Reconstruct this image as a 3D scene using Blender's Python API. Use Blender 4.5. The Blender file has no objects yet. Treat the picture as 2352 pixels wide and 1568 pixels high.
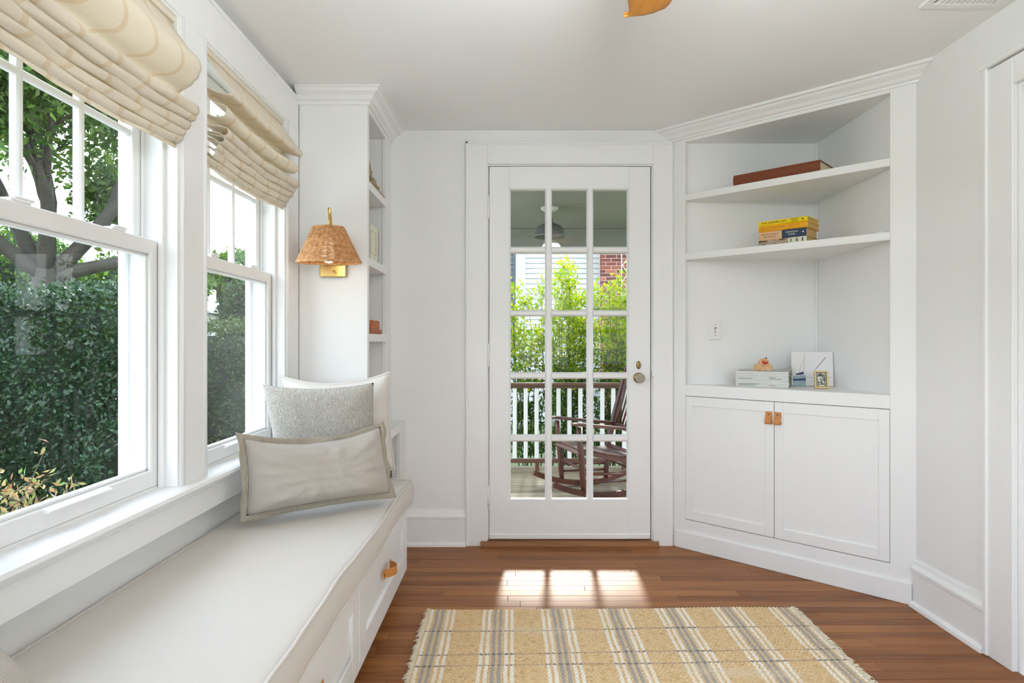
import bpy, bmesh, math, random
import numpy as np
from mathutils import Vector, Matrix, Euler

random.seed(7)
RNG = np.random.default_rng(11)
PI = math.pi
SC = bpy.context.scene
COL = SC.collection

# ------------------------------------------------------------------ camera
H_CAM = 1.11
cam_d = bpy.data.cameras.new('camera')
cam_d.sensor_width = 36.0
cam_d.lens = 1440.0 / 2352.0 * 36.0
cam_d.clip_start = 0.02
cam_d.clip_end = 300
cam = bpy.data.objects.new('camera', cam_d)
COL.objects.link(cam)
cam.location = (0, 0, H_CAM)
cam.rotation_euler = (PI / 2, 0, 0)
SC.camera = cam

# ------------------------------------------------------------------ sky, sun, exposure
SC.view_settings.view_transform = 'Standard'
SC.view_settings.look = 'None'
SC.view_settings.gamma = 1.0
SC.view_settings.use_curve_mapping = False
SC.view_settings.exposure = 0.38
SKY_STRENGTH = 4.5
SUN_ENERGY = 4.5
FILL_POWER = 52.0          # uplight added under the fan to fill the room
FILL2_POWER = 6.0         # unseen lamp added behind the camera for fill

world = bpy.data.worlds.new('sky')
SC.world = world
world.use_nodes = True
nt = world.node_tree
nt.nodes.clear()
wo = nt.nodes.new('ShaderNodeOutputWorld')
bg = nt.nodes.new('ShaderNodeBackground')
tc = nt.nodes.new('ShaderNodeTexCoord')
sep = nt.nodes.new('ShaderNodeSeparateXYZ')
ramp = nt.nodes.new('ShaderNodeValToRGB')
ramp.color_ramp.elements[0].position = 0.0
ramp.color_ramp.elements[0].color = (0.80, 0.88, 0.98, 1)
ramp.color_ramp.elements[1].position = 0.7
ramp.color_ramp.elements[1].color = (0.46, 0.66, 0.98, 1)
cl = nt.nodes.new('ShaderNodeTexNoise')
cl.inputs['Scale'].default_value = 3.2
cl.inputs['Detail'].default_value = 7
clr = nt.nodes.new('ShaderNodeValToRGB')
clr.color_ramp.elements[0].position = 0.42
clr.color_ramp.elements[1].position = 0.66
mixc = nt.nodes.new('ShaderNodeMix')
mixc.data_type = 'RGBA'
mixc.inputs[7].default_value = (1.0, 1.0, 1.0, 1)
nt.links.new(tc.outputs['Generated'], sep.inputs[0])
nt.links.new(tc.outputs['Generated'], cl.inputs['Vector'])
nt.links.new(sep.outputs['Z'], ramp.inputs[0])
nt.links.new(cl.outputs['Fac'], clr.inputs[0])
nt.links.new(clr.outputs['Color'], mixc.inputs[0])
nt.links.new(ramp.outputs['Color'], mixc.inputs[6])
nt.links.new(mixc.outputs[2], bg.inputs['Color'])
bg.inputs['Strength'].default_value = SKY_STRENGTH
nt.links.new(bg.outputs[0], wo.inputs[0])

sun_d = bpy.data.lights.new('sun', 'SUN')
sun_d.energy = SUN_ENERGY
sun_d.angle = math.radians(3.5)
sun_d.color = (1.0, 0.95, 0.86)
sun = bpy.data.objects.new('sun', sun_d)
COL.objects.link(sun)
sun.location = (1, 20, 14)
sun.rotation_euler = Vector((-0.07, -1.0, -0.64)).to_track_quat('-Z', 'Y').to_euler()

SC.cycles.max_bounces = 10
SC.cycles.diffuse_bounces = 7
SC.cycles.transparent_max_bounces = 16
SC.cycles.caustics_reflective = False
SC.cycles.caustics_refractive = False
SC.cycles.sample_clamp_indirect = 6.0


# ------------------------------------------------------------------ materials
def srgb(r, g, b):
    def f(c):
        c /= 255.0
        return c / 12.92 if c <= 0.04045 else ((c + 0.055) / 1.055) ** 2.4
    return (f(r), f(g), f(b), 1.0)


class NT:
    """small wrapper round a material's node tree"""
    def __init__(self, name):
        self.m = bpy.data.materials.new(name)
        self.m.use_nodes = True
        self.t = self.m.node_tree
        self.b = self.t.nodes['Principled BSDF']
        self.out = self.t.nodes['Material Output']

    def n(self, kind, **kw):
        x = self.t.nodes.new('ShaderNode' + kind)
        for k, v in kw.items():
            setattr(x, k, v)
        return x

    def l(self, a, b):
        self.t.links.new(a, b)

    def math(self, op, a, b=None, c=None):
        x = self.n('Math', operation=op)
        for i, s in enumerate((a, b, c)):
            if s is None:
                continue
            if isinstance(s, (int, float)):
                x.inputs[i].default_value = s
            else:
                self.l(s, x.inputs[i])
        return x.outputs[0]

    def mix(self, fac, a, b):
        x = self.n('Mix', data_type='RGBA')
        for i, s in ((0, fac), (6, a), (7, b)):
            if isinstance(s, (int, float)):
                x.inputs[i].default_value = s
            elif isinstance(s, tuple):
                x.inputs[i].default_value = s
            else:
                self.l(s, x.inputs[i])
        return x.outputs[2]

    def noise(self, scale, vec=None, detail=4, rough=0.55):
        x = self.n('TexNoise')
        x.inputs['Scale'].default_value = scale
        x.inputs['Detail'].default_value = detail
        x.inputs['Roughness'].default_value = rough
        if vec is not None:
            self.l(vec, x.inputs['Vector'])
        return x.outputs['Fac']

    def ramp(self, fac, stops):
        x = self.n('ValToRGB')
        e = x.color_ramp.elements
        while len(e) < len(stops):
            e.new(0.5)
        for i, (p, c) in enumerate(stops):
            e[i].position = p
            e[i].color = c
        self.l(fac, x.inputs[0])
        return x.outputs[0]

    def bump(self, h, strength=0.3, dist=0.01):
        x = self.n('Bump')
        x.inputs['Strength'].default_value = strength
        x.inputs['Distance'].default_value = dist
        self.l(h, x.inputs['Height'])
        self.l(x.outputs[0], self.b.inputs['Normal'])

    def mapping(self, src, scale=(1, 1, 1), rot=(0, 0, 0)):
        t = self.n('TexCoord')
        m = self.n('Mapping')
        m.inputs['Scale'].default_value = scale
        m.inputs['Rotation'].default_value = rot
        self.l(t.outputs[src], m.inputs[0])
        return m.outputs[0]


def simple(name, col, rough=0.5, metal=0.0, var=0.05, vscale=6.0, bump=0.0, bscale=60.0, bdist=0.002, spec=0.5):
    k = NT(name)
    vec = k.mapping('Object')
    nz = k.noise(vscale, vec)
    lo = tuple(max(0, c * (1 - var)) for c in col[:3]) + (1,)
    hi = tuple(min(1, c * (1 + var)) for c in col[:3]) + (1,)
    k.l(k.mix(nz, lo, hi), k.b.inputs['Base Color'])
    k.b.inputs['Roughness'].default_value = rough
    k.b.inputs['Metallic'].default_value = metal
    k.b.inputs['Specular IOR Level'].default_value = spec
    if bump:
        k.bump(k.noise(bscale, vec, 3), bump, bdist)
    return k.m


M = {}
M['wall'] = simple('wall_paint', (0.845, 0.845, 0.84, 1), 0.6, var=0.012, vscale=1.5, bump=0.12, bscale=30, bdist=0.003)
M['ceil'] = simple('ceiling_paint', (0.89, 0.89, 0.89, 1), 0.7, var=0.012, vscale=1.2, bump=0.1, bscale=12, bdist=0.004)
M['trim'] = simple('trim_paint', (0.855, 0.855, 0.85, 1), 0.38, var=0.01, vscale=3, bump=0.08, bscale=14, bdist=0.003)
M['bench'] = simple('bench_paint', (0.83, 0.84, 0.85, 1), 0.4, var=0.01, vscale=3)
M['vinyl'] = simple('window_vinyl', (0.83, 0.83, 0.82, 1), 0.35, var=0.01, vscale=3)
M['brass'] = simple('satin_brass', (0.78, 0.58, 0.22, 1), 0.32, 1.0, var=0.06, vscale=20)
M['oldbrass'] = simple('aged_brass', (0.36, 0.25, 0.10, 1), 0.35, 1.0, var=0.25, vscale=40)
M['gold'] = simple('gold_frame', (0.80, 0.62, 0.25, 1), 0.25, 1.0, var=0.08, vscale=30)
M['leather'] = simple('tan_leather', srgb(196, 130, 66), 0.55, var=0.15, vscale=25, bump=0.25, bscale=180, bdist=0.001)
M['dark'] = simple('dark_gap', (0.03, 0.028, 0.025, 1), 0.8, var=0.1)
M['screw'] = simple('screw_metal', (0.25, 0.16, 0.07, 1), 0.35, 1.0, var=0.1)
M['whiteplastic'] = simple('white_plastic', (0.84, 0.835, 0.82, 1), 0.3, var=0.01)


def wood(name, cols, axis=0, rough=0.35, grain=14.0, rand=True, coat=0.0, spec=0.5):
    k = NT(name)
    sc = [grain * 5] * 3
    sc[axis] = grain * 0.22
    t = k.n('TexCoord')
    add = k.n('VectorMath', operation='ADD')
    k.l(t.outputs['Object'], add.inputs[0])
    oi = k.n('ObjectInfo')
    if rand:
        cm = k.n('CombineXYZ')
        for i, s in enumerate((37.0, 13.0, 7.0)):
            k.l(k.math('MULTIPLY', oi.outputs['Random'], s), cm.inputs[i])
        k.l(cm.outputs[0], add.inputs[1])
    mp = k.n('Mapping')
    mp.inputs['Scale'].default_value = sc
    k.l(add.outputs[0], mp.inputs[0])
    g1 = k.noise(1.0, mp.outputs[0], 5, 0.65)
    mp2 = k.n('Mapping')
    sc2 = [grain * 1.2] * 3
    sc2[axis] = grain * 0.10
    mp2.inputs['Scale'].default_value = sc2
    k.l(add.outputs[0], mp2.inputs[0])
    g2 = k.noise(1.0, mp2.outputs[0], 3, 0.5)
    f = k.math('ADD', k.math('MULTIPLY', g1, 0.55), k.math('MULTIPLY', g2, 0.45))
    if rand:
        f = k.math('ADD', f, k.math('MULTIPLY', k.math('SUBTRACT', oi.outputs['Random'], 0.5), 0.28))
    c = k.ramp(f, [(0.28, cols[0]), (0.5, cols[1]), (0.72, cols[2])])
    k.l(c, k.b.inputs['Base Color'])
    k.b.inputs['Roughness'].default_value = rough
    k.b.inputs['Coat Weight'].default_value = coat
    k.b.inputs['Coat Roughness'].default_value = 0.22
    k.b.inputs['Specular IOR Level'].default_value = spec
    k.bump(g1, 0.12, 0.002)
    return k.m


M['floor'] = wood('oak_floor', [srgb(114, 68, 34), srgb(148, 94, 50), srgb(168, 114, 66)], 0, 0.42, 14, coat=0.04, spec=0.24)
M['sill'] = wood('threshold_oak', [srgb(84, 50, 24), srgb(126, 80, 42), srgb(150, 100, 58)], 0, 0.45, 14)
M['fan'] = wood('fan_blade_wood', [srgb(150, 92, 28), srgb(182, 118, 40), srgb(200, 138, 56)], 1, 0.4, 14)
M['porch'] = wood('porch_boards', [srgb(104, 90, 68), srgb(140, 124, 98), srgb(164, 148, 120)], 0, 0.7, 12)
M['rocker'] = wood('stained_rocker', [srgb(44, 20, 14), srgb(76, 36, 26), srgb(104, 56, 42)], 2, 0.35, 12)
M['rail'] = simple('porch_rail_stain', srgb(92, 62, 44), 0.5, var=0.15, vscale=9)
M['pwhite'] = simple('porch_white_paint', (0.78, 0.78, 0.76, 1), 0.5, var=0.03, vscale=5)
M['porchceil'] = simple('porch_ceiling_paint', srgb(150, 152, 146), 0.6, var=0.05, vscale=6)
M['tin'] = simple('grey_enamel', srgb(104, 106, 104), 0.4, var=0.08, vscale=10)

# glass: clear pane with a weak mirror reflection
k = NT('window_glass')
k.t.nodes.remove(k.b)
tr = k.n('BsdfTransparent')
tr.inputs[0].default_value = (0.97, 0.985, 0.98, 1)
gl = k.n('BsdfGlossy')
gl.inputs['Roughness'].default_value = 0.0
# Schlick reflectance, the same from both sides of the pane
geo = k.n('NewGeometry')
dt = k.n('VectorMath', operation='DOT_PRODUCT')
k.l(geo.outputs['Incoming'], dt.inputs[0])
k.l(geo.outputs['Normal'], dt.inputs[1])
fres = k.math('ADD', 0.006, k.math('MULTIPLY', k.math('POWER', k.math('SUBTRACT', 1.0, k.math('ABSOLUTE', dt.outputs['Value'])), 5.0), 0.9))
ms = k.n('MixShader')
k.l(fres, ms.inputs[0])
k.l(tr.outputs[0], ms.inputs[1])
k.l(gl.outputs[0], ms.inputs[2])
k.l(ms.outputs[0], k.out.inputs[0])
M['glass'] = k.m

k = NT('crystal')
k.b.inputs['Base Color'].default_value = (0.72, 0.70, 0.58, 1)
k.b.inputs['Roughness'].default_value = 0.08
k.b.inputs['Transmission Weight'].default_value = 0.6
k.b.inputs['IOR'].default_value = 1.5
M['crystal'] = k.m


def emit(name, col, strength):
    k = NT(name)
    k.b.inputs['Base Color'].default_value = (0.9, 0.9, 0.88, 1)
    k.b.inputs['Emission Color'].default_value = col
    k.b.inputs['Emission Strength'].default_value = strength
    return k.m


M['bulb'] = emit('lit_bulb', (1.0, 0.9, 0.74, 1), 2.5)
M['globe'] = emit('fill_globe', (1.0, 0.97, 0.92, 1), 2.0)  # glow of the lamp added behind the camera


def fabric(name, c1, c2, nu=300.0, nv=300.0, bump=0.5, bdist=0.002, rough=0.95, slub=0.5, trans=0.0, diag=0.0, uv=True, fuzz=0.35, fine_scale=500.0, lo=0.3, hi=0.7):
    k = NT(name)
    t = k.n('TexCoord')
    sp = k.n('SeparateXYZ')
    k.l(t.outputs['UV' if uv else 'Object'], sp.inputs[0])
    u, v = sp.outputs[0], sp.outputs[1]
    wob = k.math('MULTIPLY', k.noise(35, t.outputs['UV' if uv else 'Object'], 2), 1.5)
    a = k.math('SINE', k.math('ADD', k.math('ADD', k.math('MULTIPLY', u, nu), k.math('MULTIPLY', v, diag)), wob))
    b = k.math('SINE', k.math('ADD', k.math('MULTIPLY', v, nv), wob))
    w = k.math('MULTIPLY', a, b)
    fine = k.noise(fine_scale, t.outputs['UV' if uv else 'Object'], 3, 0.7)
    w = k.math('ADD', k.math('MULTIPLY', w, 1 - fuzz), k.math('MULTIPLY', k.math('SUBTRACT', fine, 0.5), 3.2 * fuzz))
    f = k.math('ADD', k.math('MULTIPLY', w, 0.28), 0.5)
    mp = k.n('Mapping')
    mp.inputs['Scale'].default_value = (260, 40, 1)
    k.l(t.outputs['UV' if uv else 'Object'], mp.inputs[0])
    s1 = k.noise(1.0, mp.outputs[0], 3)
    f2 = k.math('ADD', k.math('MULTIPLY', f, 1 - slub), k.math('MULTIPLY', s1, slub))
    k.l(k.ramp(f2, [(lo, c1), (hi, c2)]), k.b.inputs['Base Color'])
    k.b.inputs['Roughness'].default_value = rough
    k.b.inputs['Specular IOR Level'].default_value = 0.15
    k.b.inputs['Sheen Weight'].default_value = 0.2
    k.bump(k.math('ADD', w, k.math('MULTIPLY', s1, 1.5)), bump, bdist)
    return k.m


M['cushion'] = fabric('bench_canvas', (0.60, 0.565, 0.515, 1), (0.66, 0.625, 0.575, 1), 1400, 1400, 0.12, 0.001, slub=0.3)
M['piping'] = fabric('canvas_piping', (0.64, 0.605, 0.555, 1), (0.71, 0.675, 0.625, 1), 900, 900, 0.2, 0.001, uv=False)
M['linenwhite'] = fabric('off_white_canvas', (0.66, 0.635, 0.595, 1), (0.73, 0.705, 0.665, 1), 1200, 1200, 0.12, 0.001, slub=0.3)
M['boucle'] = fabric('woven_grey_textile', srgb(168, 161, 150), srgb(222, 217, 207), 620, 700, 0.9, 0.004, slub=0.35, fuzz=0.85, fine_scale=170.0, lo=0.40, hi=0.62)
M['linengrey'] = fabric('grey_twill', srgb(158, 151, 141), srgb(210, 203, 193), 1500, 1100, 0.5, 0.002, slub=0.10, diag=1100, fuzz=0.45)
M['flange'] = fabric('taupe_flange', srgb(150, 142, 128), srgb(172, 164, 150), 900, 900, 0.2, 0.001, slub=0.3, uv=False)

# roman shade cloth: cream with wavy tan lines, lets daylight through
k = NT('shade_cloth')
t = k.n('TexCoord')
sp = k.n('SeparateXYZ')
k.l(t.outputs['UV'], sp.inputs[0])
u, v = sp.outputs[0], sp.outputs[1]
s = k.math('SINE', k.math('MULTIPLY', v, 2 * PI / 0.26))
s2 = k.math('SINE', k.math('MULTIPLY', v, 4 * PI / 0.26))
ph = k.math('ADD', k.math('DIVIDE', u, 0.125), k.math('ADD', k.math('MULTIPLY', s, 0.22), k.math('MULTIPLY', s2, 0.08)))
fr_ = k.math('FRACT', ph)
d = k.math('ABSOLUTE', k.math('SUBTRACT', fr_, 0.5))
line = k.math('LESS_THAN', d, 0.068)
nz = k.noise(90, t.outputs['UV'], 3)
base = k.mix(nz, (0.82, 0.755, 0.63, 1), (0.88, 0.82, 0.70, 1))
colr = k.mix(line, base, (0.79, 0.68, 0.51, 1))
k.l(colr, k.b.inputs['Base Color'])
k.b.inputs['Roughness'].default_value = 0.8
k.b.inputs['Sheen Weight'].default_value = 0.2
k.b.inputs['Specular IOR Level'].default_value = 0.2
tl = k.n('BsdfTranslucent')
k.l(colr, tl.inputs[0])
ms = k.n('MixShader')
ms.inputs[0].default_value = 0.32
k.l(k.b.outputs[0], ms.inputs[1])
k.l(tl.outputs[0], ms.inputs[2])
k.l(ms.outputs[0], k.out.inputs[0])
M['shade'] = k.m
M['shadecord'] = simple('shade_lining', (0.72, 0.66, 0.54, 1), 0.8, var=0.05)

# wicker
k = NT('wicker')
vec = k.mapping('Object')
c = k.ramp(k.noise(70, vec, 3), [(0.3, srgb(172, 118, 66)), (0.5, srgb(206, 152, 98)), (0.72, srgb(228, 180, 128))])
k.l(c, k.b.inputs['Base Color'])
k.b.inputs['Roughness'].default_value = 0.5
M['wicker'] = k.m

# rug: jute with white and grey stripes (woven in) running along Y, grey weft threads along X
k = NT('jute_rug')
t = k.n('TexCoord')
geo = k.n('NewGeometry')
sp = k.n('SeparateXYZ')
k.l(geo.outputs['Position'], sp.inputs[0])
x, y = sp.outputs[0], sp.outputs[1]
wobx = k.math('MULTIPLY', k.math('SUBTRACT', k.noise(9, geo.outputs['Position'], 2), 0.5), 0.010)
xx = k.math('ADD', x, wobx)
ph = k.math('MODULO', k.math('ADD', xx, 0.352 + 0.235 * 4), 0.235)
def band(lo, hi):
    return k.math('MULTIPLY', k.math('GREATER_THAN', ph, lo), k.math('LESS_THAN', ph, hi))
white = None
for lo in (0.0005, 0.0225, 0.0890, 0.1110):
    q = band(lo, lo + 0.0125)
    white = q if white is None else k.math('ADD', white, q)
grey = k.math('ADD', band(0.044, 0.0565), band(0.066, 0.0785))
tan2 = band(0.04, 0.085)
mp = k.n('Mapping')
mp.inputs['Scale'].default_value = (45, 160, 1)
k.l(geo.outputs['Position'], mp.inputs[0])
nj = k.noise(1.0, mp.outputs[0], 4, 0.6)
jute = k.ramp(nj, [(0.25, srgb(158, 120, 80)), (0.42, srgb(212, 180, 134)), (0.60, srgb(226, 202, 160)), (0.8, srgb(234, 214, 180))])
col = k.mix(k.math('MULTIPLY', tan2, 0.35), jute, srgb(206, 196, 174))
col = k.mix(k.math('MULTIPLY', grey, 0.72), col, srgb(156, 154, 156))
# white threads are broken by the weft: dashed
row = k.math('SINE', k.math('MULTIPLY', y, 2 * PI / 0.0115))
col = k.mix(k.math('MULTIPLY', white, k.math('ADD', 0.74, k.math('MULTIPLY', row, 0.22))), col, srgb(244, 240, 230))
cross = None
wy = k.math('ADD', y, k.math('MULTIPLY', k.math('SUBTRACT', k.noise(6, geo.outputs['Position'], 2), 0.5), 0.008))
for yc in (2.395, 2.215, 2.138, 1.93, 1.76, 1.69):
    q = k.math('LESS_THAN', k.math('ABSOLUTE', k.math('SUBTRACT', wy, k.math('ADD', yc, k.math('MULTIPLY', x, 0.03)))), 0.0045)
    cross = q if cross is None else k.math('ADD', cross, q)
over = k.math('ADD', 0.35, k.math('MULTIPLY', k.math('GREATER_THAN', k.math('ADD', white, grey), 0.5), 0.5))
col = k.mix(k.math('MULTIPLY', cross, over), col, srgb(112, 112, 118))
k.l(col, k.b.inputs['Base Color'])
k.b.inputs['Roughness'].default_value = 0.95
k.b.inputs['Specular IOR Level'].default_value = 0.1
k.bump(k.noise(420, geo.outputs['Position'], 2), 0.5, 0.002)
M['rug'] = k.m
M['fringe'] = simple('cotton_fringe', srgb(222, 210, 186), 0.95, var=0.12, vscale=80)


def leafmat(name, c1, c2, c3, trans=0.35, rough=0.45):
    k = NT(name)
    g = k.n('NewGeometry')
    c = k.ramp(g.outputs['Random Per Island'], [(0.0, c1), (0.5, c2), (1.0, c3)])
    k.l(c, k.b.inputs['Base Color'])
    k.b.inputs['Roughness'].default_value = rough
    tl = k.n('BsdfTranslucent')
    k.l(c, tl.inputs[0])
    ms = k.n('MixShader')
    ms.inputs[0].default_value = trans
    k.l(k.b.outputs[0], ms.inputs[1])
    k.l(tl.outputs[0], ms.inputs[2])
    k.l(ms.outputs[0], k.out.inputs[0])
    return k.m


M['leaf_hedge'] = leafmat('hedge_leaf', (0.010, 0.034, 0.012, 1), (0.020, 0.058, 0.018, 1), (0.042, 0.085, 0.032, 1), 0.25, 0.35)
M['leaf_tree'] = leafmat('tree_leaf', (0.035, 0.10, 0.012, 1), (0.075, 0.165, 0.020, 1), (0.16, 0.25, 0.04, 1), 0.45)
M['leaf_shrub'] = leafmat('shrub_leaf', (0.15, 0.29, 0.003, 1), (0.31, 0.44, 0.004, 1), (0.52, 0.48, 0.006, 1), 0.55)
M['leaf_low'] = leafmat('shrub_lower_leaf', (0.03, 0.09, 0.006, 1), (0.06, 0.15, 0.008, 1), (0.12, 0.21, 0.015, 1), 0.45)
M['leaf_autumn'] = leafmat('autumn_leaf', (0.28, 0.11, 0.05, 1), (0.36, 0.27, 0.10, 1), (0.12, 0.22, 0.05, 1), 0.4)
M['leaf_dome'] = leafmat('dome_leaf', (0.03, 0.07, 0.025, 1), (0.055, 0.11, 0.04, 1), (0.09, 0.15, 0.06, 1), 0.35)
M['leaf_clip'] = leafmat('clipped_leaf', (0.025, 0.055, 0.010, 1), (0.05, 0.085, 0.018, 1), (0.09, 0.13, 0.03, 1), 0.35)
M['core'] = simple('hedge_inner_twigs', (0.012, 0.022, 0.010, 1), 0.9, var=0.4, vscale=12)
M['bark'] = simple('tree_bark', (0.055, 0.048, 0.036, 1), 0.9, var=0.4, vscale=7, bump=0.6, bscale=25, bdist=0.03)
M['twig'] = simple('shrub_twig', (0.10, 0.08, 0.045, 1), 0.8, var=0.2)
M['grass'] = simple('lawn', (0.09, 0.12, 0.045, 1), 0.95, var=0.4, vscale=2)
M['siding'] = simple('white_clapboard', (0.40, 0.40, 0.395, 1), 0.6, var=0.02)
M['shutter'] = simple('charcoal_shutter', srgb(70, 76, 80), 0.6, var=0.1)
M['mortar'] = simple('mortar', srgb(196, 184, 170), 0.9, var=0.1, vscale=30)
M['roof'] = simple('grey_roof', srgb(150, 150, 152), 0.8, var=0.1)
k = NT('red_brick')
oi = k.n('ObjectInfo')
k.l(k.ramp(oi.outputs['Random'], [(0.0, srgb(84, 42, 34)), (0.5, srgb(122, 62, 48)), (1.0, srgb(146, 84, 66))]), k.b.inputs['Base Color'])
k.b.inputs['Roughness'].default_value = 0.9
k.bump(k.noise(60, k.mapping('Object'), 4), 0.5, 0.004)
M['brick'] = k.m


# ------------------------------------------------------------------ mesh builder
class MB:
    def __init__(self, M=None):
        self.v, self.f, self.mi, self.sm, self.uv = [], [], [], [], None
        self.M = M

    def add(self, verts, faces, mi=0, smooth=False):
        o = len(self.v)
        if self.M is not None:
            verts = [self.M @ Vector(p) for p in verts]
        self.v.extend([tuple(p) for p in verts])
        for f in faces:
            self.f.append(tuple(i + o for i in f))
            self.mi.append(mi)
            self.sm.append(smooth)
        return self

    def box(self, x0, x1, y0, y1, z0, z1, b=0.0, mi=0):
        if x0 > x1: x0, x1 = x1, x0
        if y0 > y1: y0, y1 = y1, y0
        if z0 > z1: z0, z1 = z1, z0
        b = min(b, (x1 - x0) * 0.45, (y1 - y0) * 0.45, (z1 - z0) * 0.45)
        if b <= 0:
            vs = [(x, y, z) for x in (x0, x1) for y in (y0, y1) for z in (z0, z1)]
            fs = [(0, 1, 3, 2), (4, 6, 7, 5), (0, 4, 5, 1), (2, 3, 7, 6), (0, 2, 6, 4), (1, 5, 7, 3)]
            return self.add(vs, fs, mi)
        vs, idx = [], {}
        L = ((x0, x1), (y0, y1), (z0, z1))
        for i in (0, 1):
            for j in (0, 1):
                for q in (0, 1):
                    s = (i, j, q)
                    for ax in range(3):
                        p = []
                        for a in range(3):
                            c = L[a][s[a]]
                            if a != ax:
                                c += b if s[a] == 0 else -b
                            p.append(c)
                        idx[(i, j, q, ax)] = len(vs)
                        vs.append(tuple(p))
        fs = []
        for ax in range(3):
            o1, o2 = [a for a in range(3) if a != ax]
            for s in (0, 1):
                ring = []
                for (a, c) in ((0, 0), (1, 0), (1, 1), (0, 1)):
                    key = [0, 0, 0]
                    key[ax], key[o1], key[o2] = s, a, c
                    ring.append(idx[tuple(key) + (ax,)])
                fs.append(tuple(ring))
            for a in (0, 1):
                for c in (0, 1):
                    k0, k1 = [0, 0, 0], [0, 0, 0]
                    k0[o1] = k1[o1] = a
                    k0[o2] = k1[o2] = c
                    k0[ax], k1[ax] = 0, 1
                    fs.append((idx[tuple(k0) + (o1,)], idx[tuple(k1) + (o1,)], idx[tuple(k1) + (o2,)], idx[tuple(k0) + (o2,)]))
        for i in (0, 1):
            for j in (0, 1):
                for q in (0, 1):
                    fs.append(tuple(idx[(i, j, q, ax)] for ax in range(3)))
        return self.add(vs, fs, mi)

    def prism(self, poly, plane, a0, a1, mi=0):
        n = len(poly)
        def P(p, a):
            return {'xy': (p[0], p[1], a), 'xz': (p[0], a, p[1]), 'yz': (a, p[0], p[1])}[plane]
        vs = [P(p, a0) for p in poly] + [P(p, a1) for p in poly]
        fs = [tuple(range(n)), tuple(range(2 * n - 1, n - 1, -1))]
        fs += [(i, (i + 1) % n, n + (i + 1) % n, n + i) for i in range(n)]
        return self.add(vs, fs, mi)

    def tube(self, pts, r, n=8, closed=False, mi=0, flat=None):
        pts = [Vector(p) for p in pts]
        m = len(pts)
        rs = [r] * m if isinstance(r, (int, float)) else list(r)
        vs, fs = [], []
        prev = None
        for i in range(m):
            a = pts[(i - 1) % m] if (i > 0 or closed) else pts[i]
            c = pts[(i + 1) % m] if (i < m - 1 or closed) else pts[i]
            t = (c - a).normalized() if (c - a).length > 1e-9 else Vector((0, 0, 1))
            if prev is None:
                ref = Vector((0, 0, 1)) if abs(t.z) < 0.9 else Vector((1, 0, 0))
                x = t.cross(ref).normalized()
            else:
                x = (prev - t * prev.dot(t)).normalized()
            prev = x
            y = t.cross(x)
            for j in range(n):
                an = 2 * PI * j / n
                vs.append(pts[i] + x * (math.cos(an) * rs[i]) + y * (math.sin(an) * rs[i]))
        mm = m if closed else m - 1
        for i in range(mm):
            for j in range(n):
                i2 = (i + 1) % m
                fs.append((i * n + j, i * n + (j + 1) % n, i2 * n + (j + 1) % n, i2 * n + j))
        if not closed:
            fs.append(tuple(range(n - 1, -1, -1)))
            fs.append(tuple((m - 1) * n + j for j in range(n)))
        return self.add(vs, fs, mi, True)

    def lathe(self, prof, c=(0, 0, 0), n=32, axis='z', mi=0, smooth=True):
        vs, fs = [], []
        for (r, z) in prof:
            for j in range(n):
                a = 2 * PI * j / n
                p = (r * math.cos(a), r * math.sin(a), z)
                if axis == 'y': p = (p[0], p[2], p[1])
                if axis == 'x': p = (p[2], p[0], p[1])
                vs.append((c[0] + p[0], c[1] + p[1], c[2] + p[2]))
        m = len(prof)
        for i in range(m - 1):
            for j in range(n):
                fs.append((i * n + j, i * n + (j + 1) % n, (i + 1) * n + (j + 1) % n, (i + 1) * n + j))
        if prof[0][0] > 1e-6: fs.append(tuple(range(n)))
        if prof[-1][0] > 1e-6: fs.append(tuple((m - 1) * n + j for j in range(n)))
        return self.add(vs, fs, mi, smooth)

    def ball(self, c, r, nu=16, nv=10, mi=0):
        if isinstance(r, (int, float)): r = (r, r, r)
        vs, fs = [], []
        for i in range(nv + 1):
            th = PI * i / nv
            for j in range(nu):
                a = 2 * PI * j / nu
                vs.append((c[0] + r[0] * math.sin(th) * math.cos(a), c[1] + r[1] * math.sin(th) * math.sin(a), c[2] + r[2] * math.cos(th)))
        for i in range(nv):
            for j in range(nu):
                fs.append((i * nu + j, i * nu + (j + 1) % nu, (i + 1) * nu + (j + 1) % nu, (i + 1) * nu + j))
        return self.add(vs, fs, mi, True)

    def grid(self, fn, nu, nv, uvfn=None, mi=0, close_u=False):
        """fn(i, j) -> point, for 0..nu, 0..nv"""
        vs = [fn(i, j) for j in range(nv + 1) for i in range(nu + 1)]
        fs = [(j * (nu + 1) + i, j * (nu + 1) + i + 1, (j + 1) * (nu + 1) + i + 1, (j + 1) * (nu + 1) + i) for j in range(nv) for i in range(nu)]
        if uvfn is not None:
            if self.uv is None: self.uv = [(0.0, 0.0)] * len(self.v)
            self.uv += [uvfn(i, j) for j in range(nv + 1) for i in range(nu + 1)]
        return self.add(vs, fs, mi, True)

    def mesh(self, name, mats, off, recalc=True, weld=False):
        me = bpy.data.meshes.new(name)
        off = Vector(off)
        me.from_pydata([(p[0] - off.x, p[1] - off.y, p[2] - off.z) for p in self.v], [], self.f)
        for m in (mats if isinstance(mats, (list, tuple)) else [mats]):
            me.materials.append(M[m] if isinstance(m, str) else m)
        me.polygons.foreach_set('material_index', self.mi)
        me.polygons.foreach_set('use_smooth', self.sm)
        if self.uv is not None:
            uvs = self.uv + [(0.0, 0.0)] * (len(self.v) - len(self.uv))
            lay = me.uv_layers.new(name='UVMap')
            li = np.empty(len(me.loops), dtype=np.int32)
            me.loops.foreach_get('vertex_index', li)
            lay.data.foreach_set('uv', np.array(uvs, dtype=np.float32)[li].ravel())
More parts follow.
